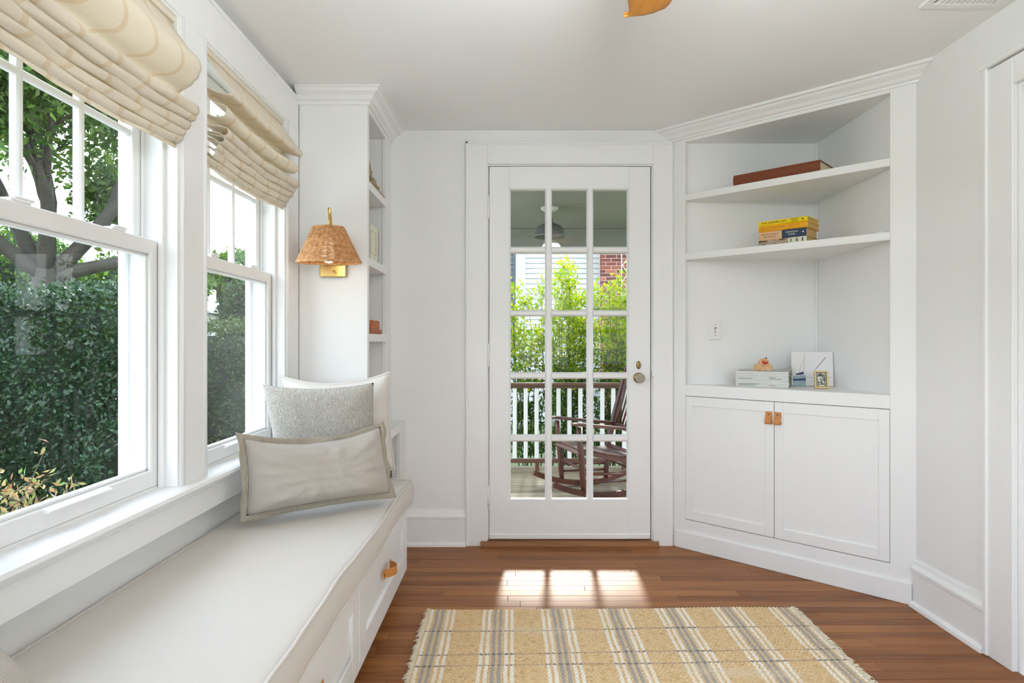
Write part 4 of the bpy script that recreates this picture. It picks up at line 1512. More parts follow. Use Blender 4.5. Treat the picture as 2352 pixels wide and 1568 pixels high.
# ------------------------------------------------------------------ magazines
CZ = 0.8790
s0, s1_ = Vector((1.150, 3.222, 0)), Vector((1.371, 3.105, 0))
mu = (s1_ - s0).normalized()
mv = Vector((-mu.y, mu.x, 0))
mL = (s1_ - s0).length
MGM = frame_M(s0, mu, mv, (0, 0, 1))
M['mag_cover'] = simple('magazine_cover', srgb(176, 180, 172), 0.35, var=0.25, vscale=9)
M['mag_white'] = simple('magazine_spine', srgb(243, 243, 239), 0.35, var=0.03, vscale=30)
M['mag_page'] = simple('magazine_pages', srgb(150, 146, 126), 0.9, var=0.15, vscale=60)
z = CZ
NM = 12
rr = random.Random(4)
for i in range(NM):
    th = 0.0067 * rr.uniform(0.85, 1.15)
    j0, j1 = rr.uniform(-0.002, 0.002), rr.uniform(-0.002, 0.002)
    if i == 0: lab = 'lowest white-spined magazine of the stack on the counter'
    elif i == NM - 1: lab = 'topmost magazine of the white-spined stack, its cover corner lifting'
    else: lab = 'white-spined magazine, %s from the bottom of the counter stack' % ('second third fourth fifth sixth seventh eighth ninth tenth eleventh'.split()[i - 1])
    c = MGM @ Vector((mL / 2, 0.105, z))
    root = thing('magazine', c, lab, 'magazine', 'magazines stacked on the corner cabinet')
    m = MB(MGM)
    m.box(j0, mL + j0, j1 - 0.004, j1 + 0.004, z + 0.0009, z + th - 0.0009, 0.0012)
    m.build('spine', 'mag_white', root)
    MB(MGM).box(j0 + 0.0005, mL + j0 - 0.0005, j1 + 0.003, j1 + 0.208, z + 0.0004, z + th - 0.0008).build('pages', 'mag_page', root)
    for (u, w_) in ((0.012, rr.uniform(0.05, 0.11)), (0.16, rr.uniform(0.01, 0.07))):
        if rr.random() < 0.3:
            MB(MGM).box(j0 + u, j0 + u + w_, j1 - 0.0046, j1 - 0.0039, z + th * 0.35, z + th * 0.65).build('spine_print', 'ink_grey', root)
    m = MB(MGM)
    if i < NM - 1:
        m.box(j0, mL + j0, j1 + 0.002, j1 + 0.210, z + th - 0.0008, z + th - 0.0002)
    else:
        NN = 10
        def cp(a, b, zt):
            u, v = a / NN, b / NN
            lift = 0.016 * max(0, (u - 0.55) / 0.45) ** 1.6 * max(0, (v - 0.35) / 0.65) ** 1.4
            return (j0 + mL * u, j1 + 0.210 * v, z + th + zt + lift)
        m.grid(lambda a, b: cp(a, b, 0.0002), NN, NN)
        m.grid(lambda a, b: cp(a, b, -0.0004), NN, NN)
    m.build('cover', 'mag_cover', root)
    z += th
MAGTOP = z + 0.0004

# wooden toy on the magazines: jigsaw-cut tan block with a red heart
M['toy'] = wood('toy_wood', [srgb(190, 140, 92), srgb(214, 170, 122), srgb(226, 188, 144)], 0, 0.5, 20, rand=False)
bmat('toy_red', (176, 28, 24), 0.45)
tp = MGM @ Vector((0.125, 0.060, MAGTOP))
TM = frame_M(tp, mu, mv, (0, 0, 1))
toy = thing('wooden_toy', tp, 'small tan wooden jigsaw-cut toy with red heart on the magazines', 'toy')
out = [(-0.038, 0.0), (-0.046, 0.010), (-0.047, 0.022), (-0.040, 0.033), (-0.028, 0.038), (-0.022, 0.050), (-0.012, 0.060), (0.002, 0.064), (0.014, 0.062), (0.024, 0.054), (0.026, 0.042), (0.034, 0.034), (0.042, 0.024), (0.044, 0.014), (0.036, 0.0),
       (0.020, 0.0), (0.016, 0.005), (0.008, 0.005), (0.004, 0.0), (-0.010, 0.0), (-0.014, 0.005), (-0.022, 0.005), (-0.026, 0.0)]
m = MB(TM).prism([(p[0], p[1]) for p in out], 'xz', -0.011, 0.011)
m.build('body', 'toy', toy)
hp = [(0.008, 0.030), (-0.004, 0.040), (-0.005, 0.049), (0.001, 0.053), (0.008, 0.048), (0.016, 0.048), (0.024, 0.045), (0.025, 0.038)]
MB(TM).prism(hp, 'xz', -0.0135, -0.010).build('heart', 'toy_red', toy)
for (a, b) in ((-0.018, 0.040), (0.004, 0.024), (-0.040, 0.026)):
    MB(TM).ball((a, -0.011, b), 0.0022, 8, 6).build('painted_dot', 'ink_black', toy)
MB(TM).tube([(0.012, -0.004, 0.062), (0.015, -0.004, 0.068), (0.018, -0.004, 0.064)], 0.003, 6).build('cap', 'ink_dark', toy)

# sailing-boat picture tile leaning in the corner
M['canvas'] = simple('primed_canvas', (0.80, 0.79, 0.78, 1), 0.6, var=0.02, vscale=20)
bmat('paint_navy', (34, 46, 78), 0.5)
bmat('paint_sea', (150, 174, 186), 0.5, 0.3)
bmat('paint_deep', (40, 72, 108), 0.5, 0.2)
pc = Vector((1.548, 3.232, CZ + 0.001))
ang = math.radians(-20)
pu = Vector((math.cos(ang), math.sin(ang), 0))
tilt = math.radians(7)
pn = Vector((pu.y, -pu.x, 0))            # towards the room
pv = (Vector((0, 0, 1)) * math.cos(tilt) - pn * math.sin(tilt)).normalized()
pd = pu.cross(pv)                        # outward from the front
if pd.dot(pn) < 0: pd = -pd
PM = frame_M(pc, pu, pv, pd)
pic = thing('canvas_picture', pc, 'square white canvas with two sailing boats leaning in the niche corner', 'picture')
PWD, PHT = 0.196, 0.178
MB(PM).box(-PWD / 2, PWD / 2, 0.001, PHT, -0.014, 0.0, 0.0015).build('canvas', 'canvas', pic)
def flat(poly, mat, name, h=0.0006):
    MB(PM).prism(poly, 'xy', 0.0001, h).build(name, mat, pic)
def stroke(p, q, w_):
    d = Vector((q[0] - p[0], q[1] - p[1]))
    n_ = Vector((-d.y, d.x)).normalized() * w_ / 2
    return [(p[0] + n_.x, p[1] + n_.y), (q[0] + n_.x, q[1] + n_.y), (q[0] - n_.x, q[1] - n_.y), (p[0] - n_.x, p[1] - n_.y)]
flat([(-0.090, 0.052), (-0.030, 0.056), (-0.030, 0.0), (-0.092, 0.0)], 'paint_sea', 'painted_sea')
flat([(-0.090, 0.036), (-0.030, 0.040), (-0.030, 0.028), (-0.092, 0.026)], 'paint_deep', 'painted_wave', 0.0009)
flat([(-0.078, 0.062), (-0.042, 0.074), (-0.038, 0.060), (-0.074, 0.056)], 'paint_navy', 'painted_hull', 0.0009)
flat(stroke((-0.040, 0.070), (-0.034, 0.165), 0.0012), 'ink_grey', 'painted_mast')
flat(stroke((-0.064, 0.066), (-0.040, 0.135), 0.0010), 'ink_grey', 'painted_stay')
flat(stroke((0.018, 0.090), (0.064, 0.150), 0.0022), 'ink_black', 'painted_mast')
flat(stroke((0.010, 0.080), (0.034, 0.112), 0.0010), 'ink_grey', 'painted_stay')
flat(stroke((-0.028, 0.044), (0.088, 0.047), 0.0012), 'ink_grey', 'painted_horizon')

# little gold photo frame in front of it
k = NT('old_photo')
vec = k.mapping('Object')
k.l(k.ramp(k.noise(95, vec, 3, 0.6), [(0.40, srgb(70, 70, 68)), (0.52, srgb(130, 130, 126)), (0.60, srgb(228, 228, 222))]), k.b.inputs['Base Color'])
k.b.inputs['Roughness'].default_value = 0.25
M['photo'] = k.m
M['mount'] = simple('photo_mount', srgb(150, 148, 128), 0.6, var=0.1)
fc = Vector((1.520, 3.075, CZ + 0.001))
ang = math.radians(-14)
fu = Vector((math.cos(ang), math.sin(ang), 0))
fn = Vector((fu.y, -fu.x, 0))
tilt = math.radians(14)
fv = (Vector((0, 0, 1)) * math.cos(tilt) - fn * math.sin(tilt)).normalized()
fd = fu.cross(fv)
if fd.dot(fn) < 0: fd = -fd
FM = frame_M(fc, fu, fv, fd)
pf = thing('photo_frame', fc, 'small gold frame with an old black-and-white photograph, leaning', 'photo frame')
m = MB(FM)
fw, fh, fb = 0.062, 0.088, 0.0075
m.box(-fw / 2, -fw / 2 + fb, 0.0, fh, -0.006, 0.004, 0.0015)
m.box(fw / 2 - fb, fw / 2, 0.0, fh, -0.006, 0.004, 0.0015)
m.box(-fw / 2 + fb, fw / 2 - fb, 0.0, fb, -0.006, 0.004, 0.0015)
m.box(-fw / 2 + fb, fw / 2 - fb, fh - fb, fh, -0.006, 0.004, 0.0015)
m.build('frame', 'gold', pf)
MB(FM).box(-fw / 2 + fb, fw / 2 - fb, fb, fh - fb, -0.004, -0.001).build('mount', 'mount', pf)
MB(FM).box(-0.016, 0.016, 0.021, 0.075, -0.001, -0.0004).build('photograph', 'photo', pf)
MB(FM).box(-0.013, 0.013, 0.0115, 0.0155, -0.001, -0.0004).build('caption_strip', 'whiteplastic', pf)
m = MB()
top = FM @ Vector((0, fh * 0.6, -0.006))
foot = Vector((top.x - fn.x * 0.045, top.y - fn.y * 0.045, CZ + 0.001))
m.tube([top, foot], 0.002, 6)
m.build('strut', 'gold', pf)

# ------------------------------------------------------------------ objects on the bookcase
bmat('cover_rust', (186, 92, 50), 0.55, 0.2)
bmat('cover_rust2', (170, 84, 48), 0.55, 0.2)
bmat('gilt', (190, 150, 80), 0.4, 0.1)
SM = frame_M((TX1 - 0.012, 2.975, 0), (0, 1, 0), (-1, 0, 0), (0, 0, 1))
z = 1.1465
g = 'old orange leather books on the bookcase'
for i, (a, b, th, mt, lb) in enumerate(((0.00, 0.245, 0.024, 'cover_rust2', 'longest of three small rust leather books, at the bottom'),
                                       (0.00, 0.195, 0.018, 'cover_rust', 'thin orange leather book in the middle of three'),
                                       (0.02, 0.190, 0.024, 'cover_rust', 'small orange leather book on top of three'))):
    r_, R_ = flat_book(lb, a, b, 0.0, 0.075, z, z + th, [mt], 'page_tan', 0.0, g, 0.003, 'leather_book', 0.002, MX=SM)
    for q in (0.2, 0.5, 0.8):
        MB(R_).box(a + (b - a) * q, a + (b - a) * q + 0.002, -0.0042, -0.0026, z + 0.002, z + th - 0.002).build('gilt_band', 'gilt', r_)
    z += th + 0.0003
# spiral-bound book, cover to the room
nb = thing('spiral_book', (TX1 + 0.025 - 0.05, 3.10, 1.499), 'cream spiral-bound book standing on the bookcase shelf', 'book')
MB().box(TX1 + 0.025 - 0.060, TX1 + 0.025 - 0.046, 3.005, 3.175, 1.499, 1.675, 0.001).build('pages', 'page_cream', nb)
MB().box(TX1 + 0.025 - 0.0455, TX1 + 0.025 - 0.0435, 3.003, 3.177, 1.499, 1.677, 0.0006).build('cover', 'cover_cream', nb)
m = MB()
for (a, b, c_, d_) in ((3.020, 3.125, 1.535, 1.5365), (3.020, 3.125, 1.645, 1.6465), (3.020, 3.022, 1.535, 1.645), (3.123, 3.125, 1.535, 1.645)):
    m.box(TX1 + 0.025 - 0.0436, TX1 + 0.025 - 0.0430, a, b, c_, d_)
m.build('border_line', 'ink_brown', nb)
m = MB()
for i in range(22):
    zc = 1.506 + i * 0.0077
    m.tube([(TX1 + 0.025 - 0.053 + 0.012 * math.cos(a), 3.180 + 0.012 * math.sin(a), zc) for a in [2 * PI * q / 10 for q in range(10)]], 0.0011, 4, closed=True)
m.build('spiral_binding', 'ink_grey', nb)
# carved ornament lying on a base
orn = thing('carved_ornament', (TX1 + 0.018 - 0.05, 3.06, 1.851), 'mottled brass-brown carved animal ornament on the highest bookcase shelf', 'ornament')
k = NT('mottled_brass')
k.l(k.ramp(k.noise(70, k.mapping('Object'), 4), [(0.35, srgb(70, 58, 32)), (0.5, srgb(140, 118, 70)), (0.62, srgb(190, 176, 130)), (0.72, srgb(110, 130, 90))]), k.b.inputs['Base Color'])
k.b.inputs['Roughness'].default_value = 0.35
M['mottled'] = k.m
bmat('tan_wood', (170, 136, 88), 0.5, 0.2)
MB().box(TX1 + 0.018 - 0.085, TX1 + 0.018 - 0.022, 2.945, 3.270, 1.851, 1.866, 0.002).build('base', 'tan_wood', orn)
m = MB()
m.ball((TX1 + 0.018 - 0.052, 3.06, 1.888), (0.028, 0.10, 0.028))
m.ball((TX1 + 0.018 - 0.052, 3.16, 1.882), (0.022, 0.05, 0.020))
m.ball((TX1 + 0.018 - 0.050, 2.985, 1.915), (0.026, 0.035, 0.032))
m.ball((TX1 + 0.018 - 0.048, 2.955, 1.938), (0.024, 0.028, 0.026))
m.ball((TX1 + 0.018 - 0.046, 2.93, 1.930), (0.014, 0.020, 0.014))
for q in (-0.012, 0.012):
    m.ball((TX1 + 0.018 - 0.048 + q, 2.965, 1.964), (0.006, 0.009, 0.011), 8, 6)
m.build('animal', 'mottled', orn)
for yy in (2.985, 3.12):
    MB().ball((TX1 + 0.018 - 0.030, yy, 1.874), (0.012, 0.034, 0.010), 10, 6).build('paw', 'mottled', orn)
MB().tube([(TX1 + 0.018 - 0.05, 3.19, 1.885), (TX1 + 0.018 - 0.042, 3.215, 1.876), (TX1 + 0.018 - 0.034, 3.205, 1.870)], [0.008, 0.007, 0.004], 8).build('tail', 'mottled', orn)
# dark book in the low shelf
r_ = thing('leather_book', (BX - 0.045, 3.09, 0.401), 'dark brown leather book upright in the low shelf behind pillows', 'book')
MB().box(BX - 0.10, BX - 0.012, 3.055, 3.095, 0.401, 0.585, 0.003).build('cover', 'cover_dark', r_)
for zc in (0.44, 0.485, 0.54):
    MB().box(BX - 0.0125, BX - 0.0105, 3.056, 3.094, zc, zc + 0.004).build('gilt_band', 'gilt', r_)

# ================================================================== RUG
RX0, RX1, RY1, RY0 = -0.338, 1.162, 2.578, 0.30
rug = thing('area_rug', ((RX0 + RX1) / 2, (RY0 + RY1) / 2, 0.0), 'flat-woven jute rug with white and grey plaid stripes', 'rug')
ys = list(np.arange(RY1, 1.62, -0.003)) + list(np.arange(1.62, RY0, -0.012))
NXR = 500
xs = np.linspace(RX0, RX1, NXR + 1)
X, Y = np.meshgrid(xs, np.array(ys))
P_, Q_ = 0.0118, 0.0150
rowi = np.floor(Y / P_)
wob = 0.4 * np.sin(X * 21 + rowi * 1.7) + 0.3 * np.sin(X * 53 + rowi * 0.9)
ridge = np.abs(np.sin(PI * Y / P_)) ** 0.6
ou = 0.5 + 0.5 * np.sin(2 * PI * X / Q_ + PI * rowi + wob)
hz = 0.0045 + 0.0052 * ridge * (0.35 + 0.65 * ou) + 0.0012 * np.sin(rowi * 12.9 + X * 3)
hz += 0.0015 * np.sin(X * 5 + 1) * np.sin(Y * 7)
yskew = Y + (X - RX0) / (RX1 - RX0) * 0.025 * np.clip((Y - 1.2) / 1.3, 0, 1) + 0.003 * np.sin(X * 9) * (Y > 2.5)
edge = 0.004 * np.sin(Y * 60)
Xe = X + np.where(X < RX0 + 0.02, edge, 0) + np.where(X > RX1 - 0.02, edge, 0)
V = np.stack([Xe, yskew, hz], -1).reshape(-1, 3)
ny = len(ys)
I = np.arange((ny - 1) * NXR)
r_i, c_i = I // NXR, I % NXR
q0 = r_i * (NXR + 1) + c_i
F = np.stack([q0, q0 + NXR + 1, q0 + NXR + 2, q0 + 1], -1)


def np_mesh(name, V, F, mat, parent=None, smooth=True, kind=None):
    me = bpy.data.meshes.new(name)
    nf, k_ = F.shape
    me.vertices.add(len(V))
    me.loops.add(nf * k_)
    me.polygons.add(nf)
    off = np.array(WLOC[parent.name]) if parent is not None else np.zeros(3)
    me.vertices.foreach_set('co', (V - off).astype(np.float32).ravel())
    me.loops.foreach_set('vertex_index', F.astype(np.int32).ravel())
    me.polygons.foreach_set('loop_start', np.arange(0, nf * k_, k_, dtype=np.int32))
    me.polygons.foreach_set('use_smooth', np.full(nf, smooth))
    me.materials.append(M[mat])
    me.update(calc_edges=True)
    me.validate()
    o = bpy.data.objects.new(name, me)
    COL.objects.link(o)
    if parent is not None: o.parent = parent
    WLOC[o.name] = Vector(off)
    if kind: o['kind'] = kind
    return o


np_mesh('weave', V, F, 'rug', rug)
MB().box(RX0 + 0.004, RX1 - 0.004, RY0, RY1 - 0.004, 0.0008, 0.0042).build('backing', 'fringe', rug)
for side, x0, sgn in ((0, RX0, -1), (1, RX1, 1)):
    m = MB()
    yy = RY1
    rf = random.Random(side + 3)
    while yy > 1.3:
        yk = yy + (0.025 * (1 if side else 0)) * max(0, min(1, (yy - 1.2) / 1.3))
        ln = rf.uniform(0.010, 0.026)
        m.tube([(x0 - sgn * 0.004, yk, 0.007), (x0 + sgn * ln * 0.5, yk + rf.uniform(-0.004, 0.004), 0.010), (x0 + sgn * ln, yk + rf.uniform(-0.008, 0.008), 0.004)], [0.0034, 0.0036, 0.0018], 5)
        yy -= 0.0100
    o = m.build('fringe', 'fringe', rug)
    o['kind'] = 'stuff'

# ================================================================== CEILING FITTINGS
vent = thing('ceiling_vent', (1.525, 2.0, ZC), 'white slatted ceiling air vent near the right wall', 'vent')
vx0, vx1, vy0, vy1 = 1.392, 1.660, 1.84, 2.150
m = MB()
for (a, b, c_, d_) in ((vx0, vx0 + 0.03, vy0, vy1), (vx1 - 0.03, vx1, vy0, vy1), (vx0 + 0.03, vx1 - 0.03, vy0, vy0 + 0.03), (vx0 + 0.03, vx1 - 0.03, vy1 - 0.03, vy1)):
    m.box(a, b, c_, d_, ZC - 0.010, ZC - 0.0005, 0.003)
m.build('frame', 'trim', vent)
MB().box(vx0 + 0.03, vx1 - 0.03, vy0 + 0.03, vy1 - 0.03, ZC - 0.002, ZC - 0.0008).build('backing', 'ink_grey', vent)
for i in range(12):
    x = vx0 + 0.040 + i * 0.017
    MB().prism([(x, ZC - 0.003), (x + 0.012, ZC - 0.010), (x + 0.0135, ZC - 0.0095), (x + 0.002, ZC - 0.0025)], 'xz', vy0 + 0.03, vy1 - 0.03).build('slat', 'trim', vent)

fx, fy = 0.36, 1.15
fan = thing('ceiling_fan', (fx, fy, 1.95), 'ceiling fan with warm wooden propeller blades and an added uplight bowl for fill', 'fan')
MB().lathe([(0.0, ZC - 0.0005), (0.065, ZC - 0.0005), (0.062, ZC - 0.03), (0.03, ZC - 0.045), (0.012, ZC - 0.05), (0.012, 2.10), (0.0, 2.10)], (fx, fy, 0), 28).build('downrod', 'brass', fan)
MB().lathe([(0.0, 2.115), (0.06, 2.11), (0.09, 2.09), (0.095, 2.04), (0.08, 2.01), (0.0, 2.008)], (fx, fy, 0), 32).build('motor', 'brass', fan)
MB().lathe([(0.0, 2.006), (0.012, 2.004), (0.012, 1.86), (0.0, 1.858)], (fx, fy, 0), 14).build('fill_stem', 'brass', fan)
MB().lathe([(0.0, 1.800), (0.07, 1.806), (0.135, 1.832), (0.182, 1.882), (0.200, 1.935), (0.196, 1.936), (0.177, 1.884), (0.132, 1.838), (0.068, 1.812), (0.0, 1.806)], (fx, fy, 0), 36).build('fill_bowl', 'whiteplastic', fan)  # bowl and stem added to hold an upward fill light
for bi in range(3):
    Mx = Matrix.Translation((fx, fy, 2.052)) @ Matrix.Rotation(2 * PI * bi / 3 - math.radians(0.5), 4, 'Z')
    m = MB(Mx)
    NL, NW = 26, 10
    def bp(i, j, s):
        t = i / NL
        yy = 0.06 + 0.605 * t
        wl_ = 0.035 + 0.030 * math.sin(PI * min(1, t * 1.05)) ** 0.8          # leading side (-x)
        wr_ = 0.035 + 0.045 * math.sin(PI * min(1.0, t * 0.95)) ** 0.7
        if t > 0.86:
            q = (t - 0.86) / 0.14
            wr_ *= math.sqrt(max(0, 1 - q ** 1.6)) * 1.0
            wr_ -= 0.042 * q ** 2
            wl_ = wl_ * (1 - 0.15 * q)
        u = j / NW
        x = -wl_ + (wl_ + wr_) * u
        th = 0.007 * (1 - (2 * u - 1) ** 4) ** 0.5 + 0.0008
        z = -x * 0.22 + s * th - 0.004 * t
        return (x, yy, z)
    m.grid(lambda i, j: bp(i, j, 1), NL, NW)
    m.grid(lambda i, j: bp(i, j, -1), NL, NW)
    ring_i = [(i, 0) for i in range(NL + 1)] + [(NL, j) for j in range(1, NW + 1)] + [(i, NW) for i in range(NL - 1, -1, -1)] + [(0, j) for j in range(NW - 1, 0, -1)]
    K = len(ring_i)
    m.add([bp(i, j, 1) for i, j in ring_i] + [bp(i, j, -1) for i, j in ring_i], [(q, (q + 1) % K, K + (q + 1) % K, K + q) for q in range(K)], 0, True)
    m.build('blade', 'fan', fan)
    MB(Mx).box(-0.018, 0.018, 0.03, 0.13, 0.006, 0.012, 0.002).build('blade_bracket', 'brass', fan)


def fill_light(name, loc, watts, size, col=(0.90, 0.96, 1.0)):
    d = bpy.data.lights.new(name, 'POINT')
    d.energy = watts
    d.shadow_soft_size = size
    d.color = col
    o = bpy.data.objects.new(name, d)
    COL.objects.link(o)
    o.location = loc


fill_light('fan_fill', (fx, fy, 1.925), FILL_POWER, 0.10)  # added fill light, brightens the ceiling from inside the bowl
cl2 = thing('rear_fill_lamp', (0.36, -0.55, 2.1), 'unseen lamp added behind the viewpoint for fill light', 'ceiling lamp')
MB().lathe([(0.0, ZC - 0.0005), (0.13, ZC - 0.0005), (0.13, ZC - 0.02), (0.0, ZC - 0.02)], (0.36, -0.55, 0), 32).build('base', 'brass', cl2)
MB().lathe([(0.125, ZC - 0.02), (0.15, ZC - 0.06), (0.13, ZC - 0.12), (0.07, ZC - 0.155), (0.0, ZC - 0.16)], (0.36, -0.55, 0), 32).build('lamp_shade', 'globe', cl2)
fill_light('rear_fill_light', (0.36, -0.55, 1.98), FILL2_POWER, 0.10)  # unseen fill light added behind the camera

# ================================================================== PORCH
PZ = -0.040
PX0, PX1, PY0, PY1 = -1.08, 3.4, YB + 0.121, 5.80
pfl = struct('porch_floor', MB().box(PX0, PX1, PY0, PY1, -0.30, PZ - 0.02), 'dark', 'weathered board floor of the porch', 'floor')
yy = PY0
while yy < PY1 - 0.02:
    MB().box(PX0, PX1, yy + 0.001, yy + 0.085, PZ - 0.022, PZ, 0.002).build('porch_plank', 'porch', pfl, recalc=False)
    yy += 0.087
# porch ceiling + beam
PCZ = 2.120
pc_ = struct('porch_ceiling', MB().box(PX0, PX1, PY0, 5.95, PCZ + 0.02, PCZ + 0.10), 'porchceil', 'grey-green beadboard ceiling of the porch', 'ceiling')
yy = PY0
while yy < 5.90:
    MB().box(PX0, PX1, yy + 0.001, yy + 0.078, PCZ, PCZ + 0.02, 0.003).build('beadboard', 'porchceil', pc_, recalc=False)
    yy += 0.080
m = MB().box(PX0, PX1, 5.62, 5.80, 1.945, PCZ - 0.001, 0.004).box(PX0, PX1, 5.60, 5.62, 2.06, PCZ - 0.001, 0.003).box(PX0, PX1, 3.545, 3.60, 2.03, PCZ - 0.001, 0.003)
struct('porch_beam', m, 'porchceil', 'painted beam along the porch eave', 'beam')
struct('porch_roof', MB().box(PX0, PX1, PY0, 6.0, PCZ + 0.10, PCZ + 0.16), 'roof', 'roof over the porch', 'roof')
m = MB()
for px in (PX0 + 0.08, PX1 - 0.08):
    pass
for i, px in enumerate((PX0 + 0.07, PX1 - 0.07)):
    m = MB().box(px - 0.06, px + 0.06, 5.65, 5.77, PZ + 0.0005, 1.944, 0.004)
    m.box(px - 0.075, px + 0.075, 5.635, 5.785, PZ + 0.0005, PZ + 0.12, 0.004)
    tag(m.build('porch_post', 'pwhite'), ('white square porch post at the bench side end', 'white square porch post at the far right end')[i], 'post', 'porch posts')
# railing
rl = thing('porch_railing', ((PX0 + PX1) / 2, 5.60, PZ), 'porch railing with white balusters and brown handrail', 'railing')
m = MB().box(PX0 + 0.14, PX1 - 0.14, 5.555, 5.645, 0.715, 0.742, 0.006).box(PX0 + 0.14, PX1 - 0.14, 5.575, 5.625, 0.695, 0.715, 0.002)
m.build('handrail', 'rail', rl)
MB().box(PX0 + 0.14, PX1 - 0.14, 5.57, 5.63, 0.030, 0.066, 0.004).build('lower_rail', 'rail', rl).name = 'bottom_rail'
bal = MB().box(-0.018, 0.018, -0.016, 0.016, 0.066, 0.695, 0.003)
src = None
bx0 = 0.0245 - 0.0977 * 11
for i in range(46):
    x = bx0 + 0.0977 * i
    if x < PX0 + 0.15 or x > PX1 - 0.15: continue
    if src is None:
        me = bal.mesh('baluster', 'pwhite', (0, 0, 0))
        src = bpy.data.objects.new('baluster', me)
        COL.objects.link(src)
        src.parent = rl
        src.location = Vector((x, 5.60, 0)) - WLOC[rl.name]
    else:
        inst(src, rl, Vector((x, 5.60, 0)) - WLOC[rl.name])
for x in (-0.55, 0.225, 1.0, 1.8, 2.6):
    MB().box(x - 0.018, x + 0.018, 5.575, 5.625, PZ + 0.0005, 0.030, 0.002).build('rail_foot', 'rail', rl)

# porch pendant
lx, ly = 0.281, 4.70
pl_ = thing('porch_lamp', (lx, ly, 1.89), 'grey enamel barn pendant under the porch ceiling', 'pendant lamp')
MB().lathe([(0.0, PCZ - 0.0005), (0.068, PCZ - 0.0005), (0.066, PCZ - 0.018), (0.045, PCZ - 0.034), (0.0, PCZ - 0.036)], (lx, ly, 0), 28).build('canopy', 'pwhite', pl_)
MB().tube([(lx, ly, PCZ - 0.03), (lx, ly, 1.995)], 0.011, 12).build('stem', 'tin', pl_)
MB().lathe([(0.020, 2.040), (0.024, 2.035), (0.026, 2.005), (0.050, 1.990), (0.085, 1.975), (0.104, 1.950), (0.116, 1.905), (0.118, 1.892), (0.115, 1.892), (0.101, 1.948), (0.083, 1.971), (0.048, 1.986), (0.020, 1.995)], (lx, ly, 0), 36).build('lamp_shade', 'tin', pl_)
MB().ball((lx, ly, 1.945), (0.03, 0.03, 0.035), 14, 10).build('bulb', 'whiteplastic', pl_)


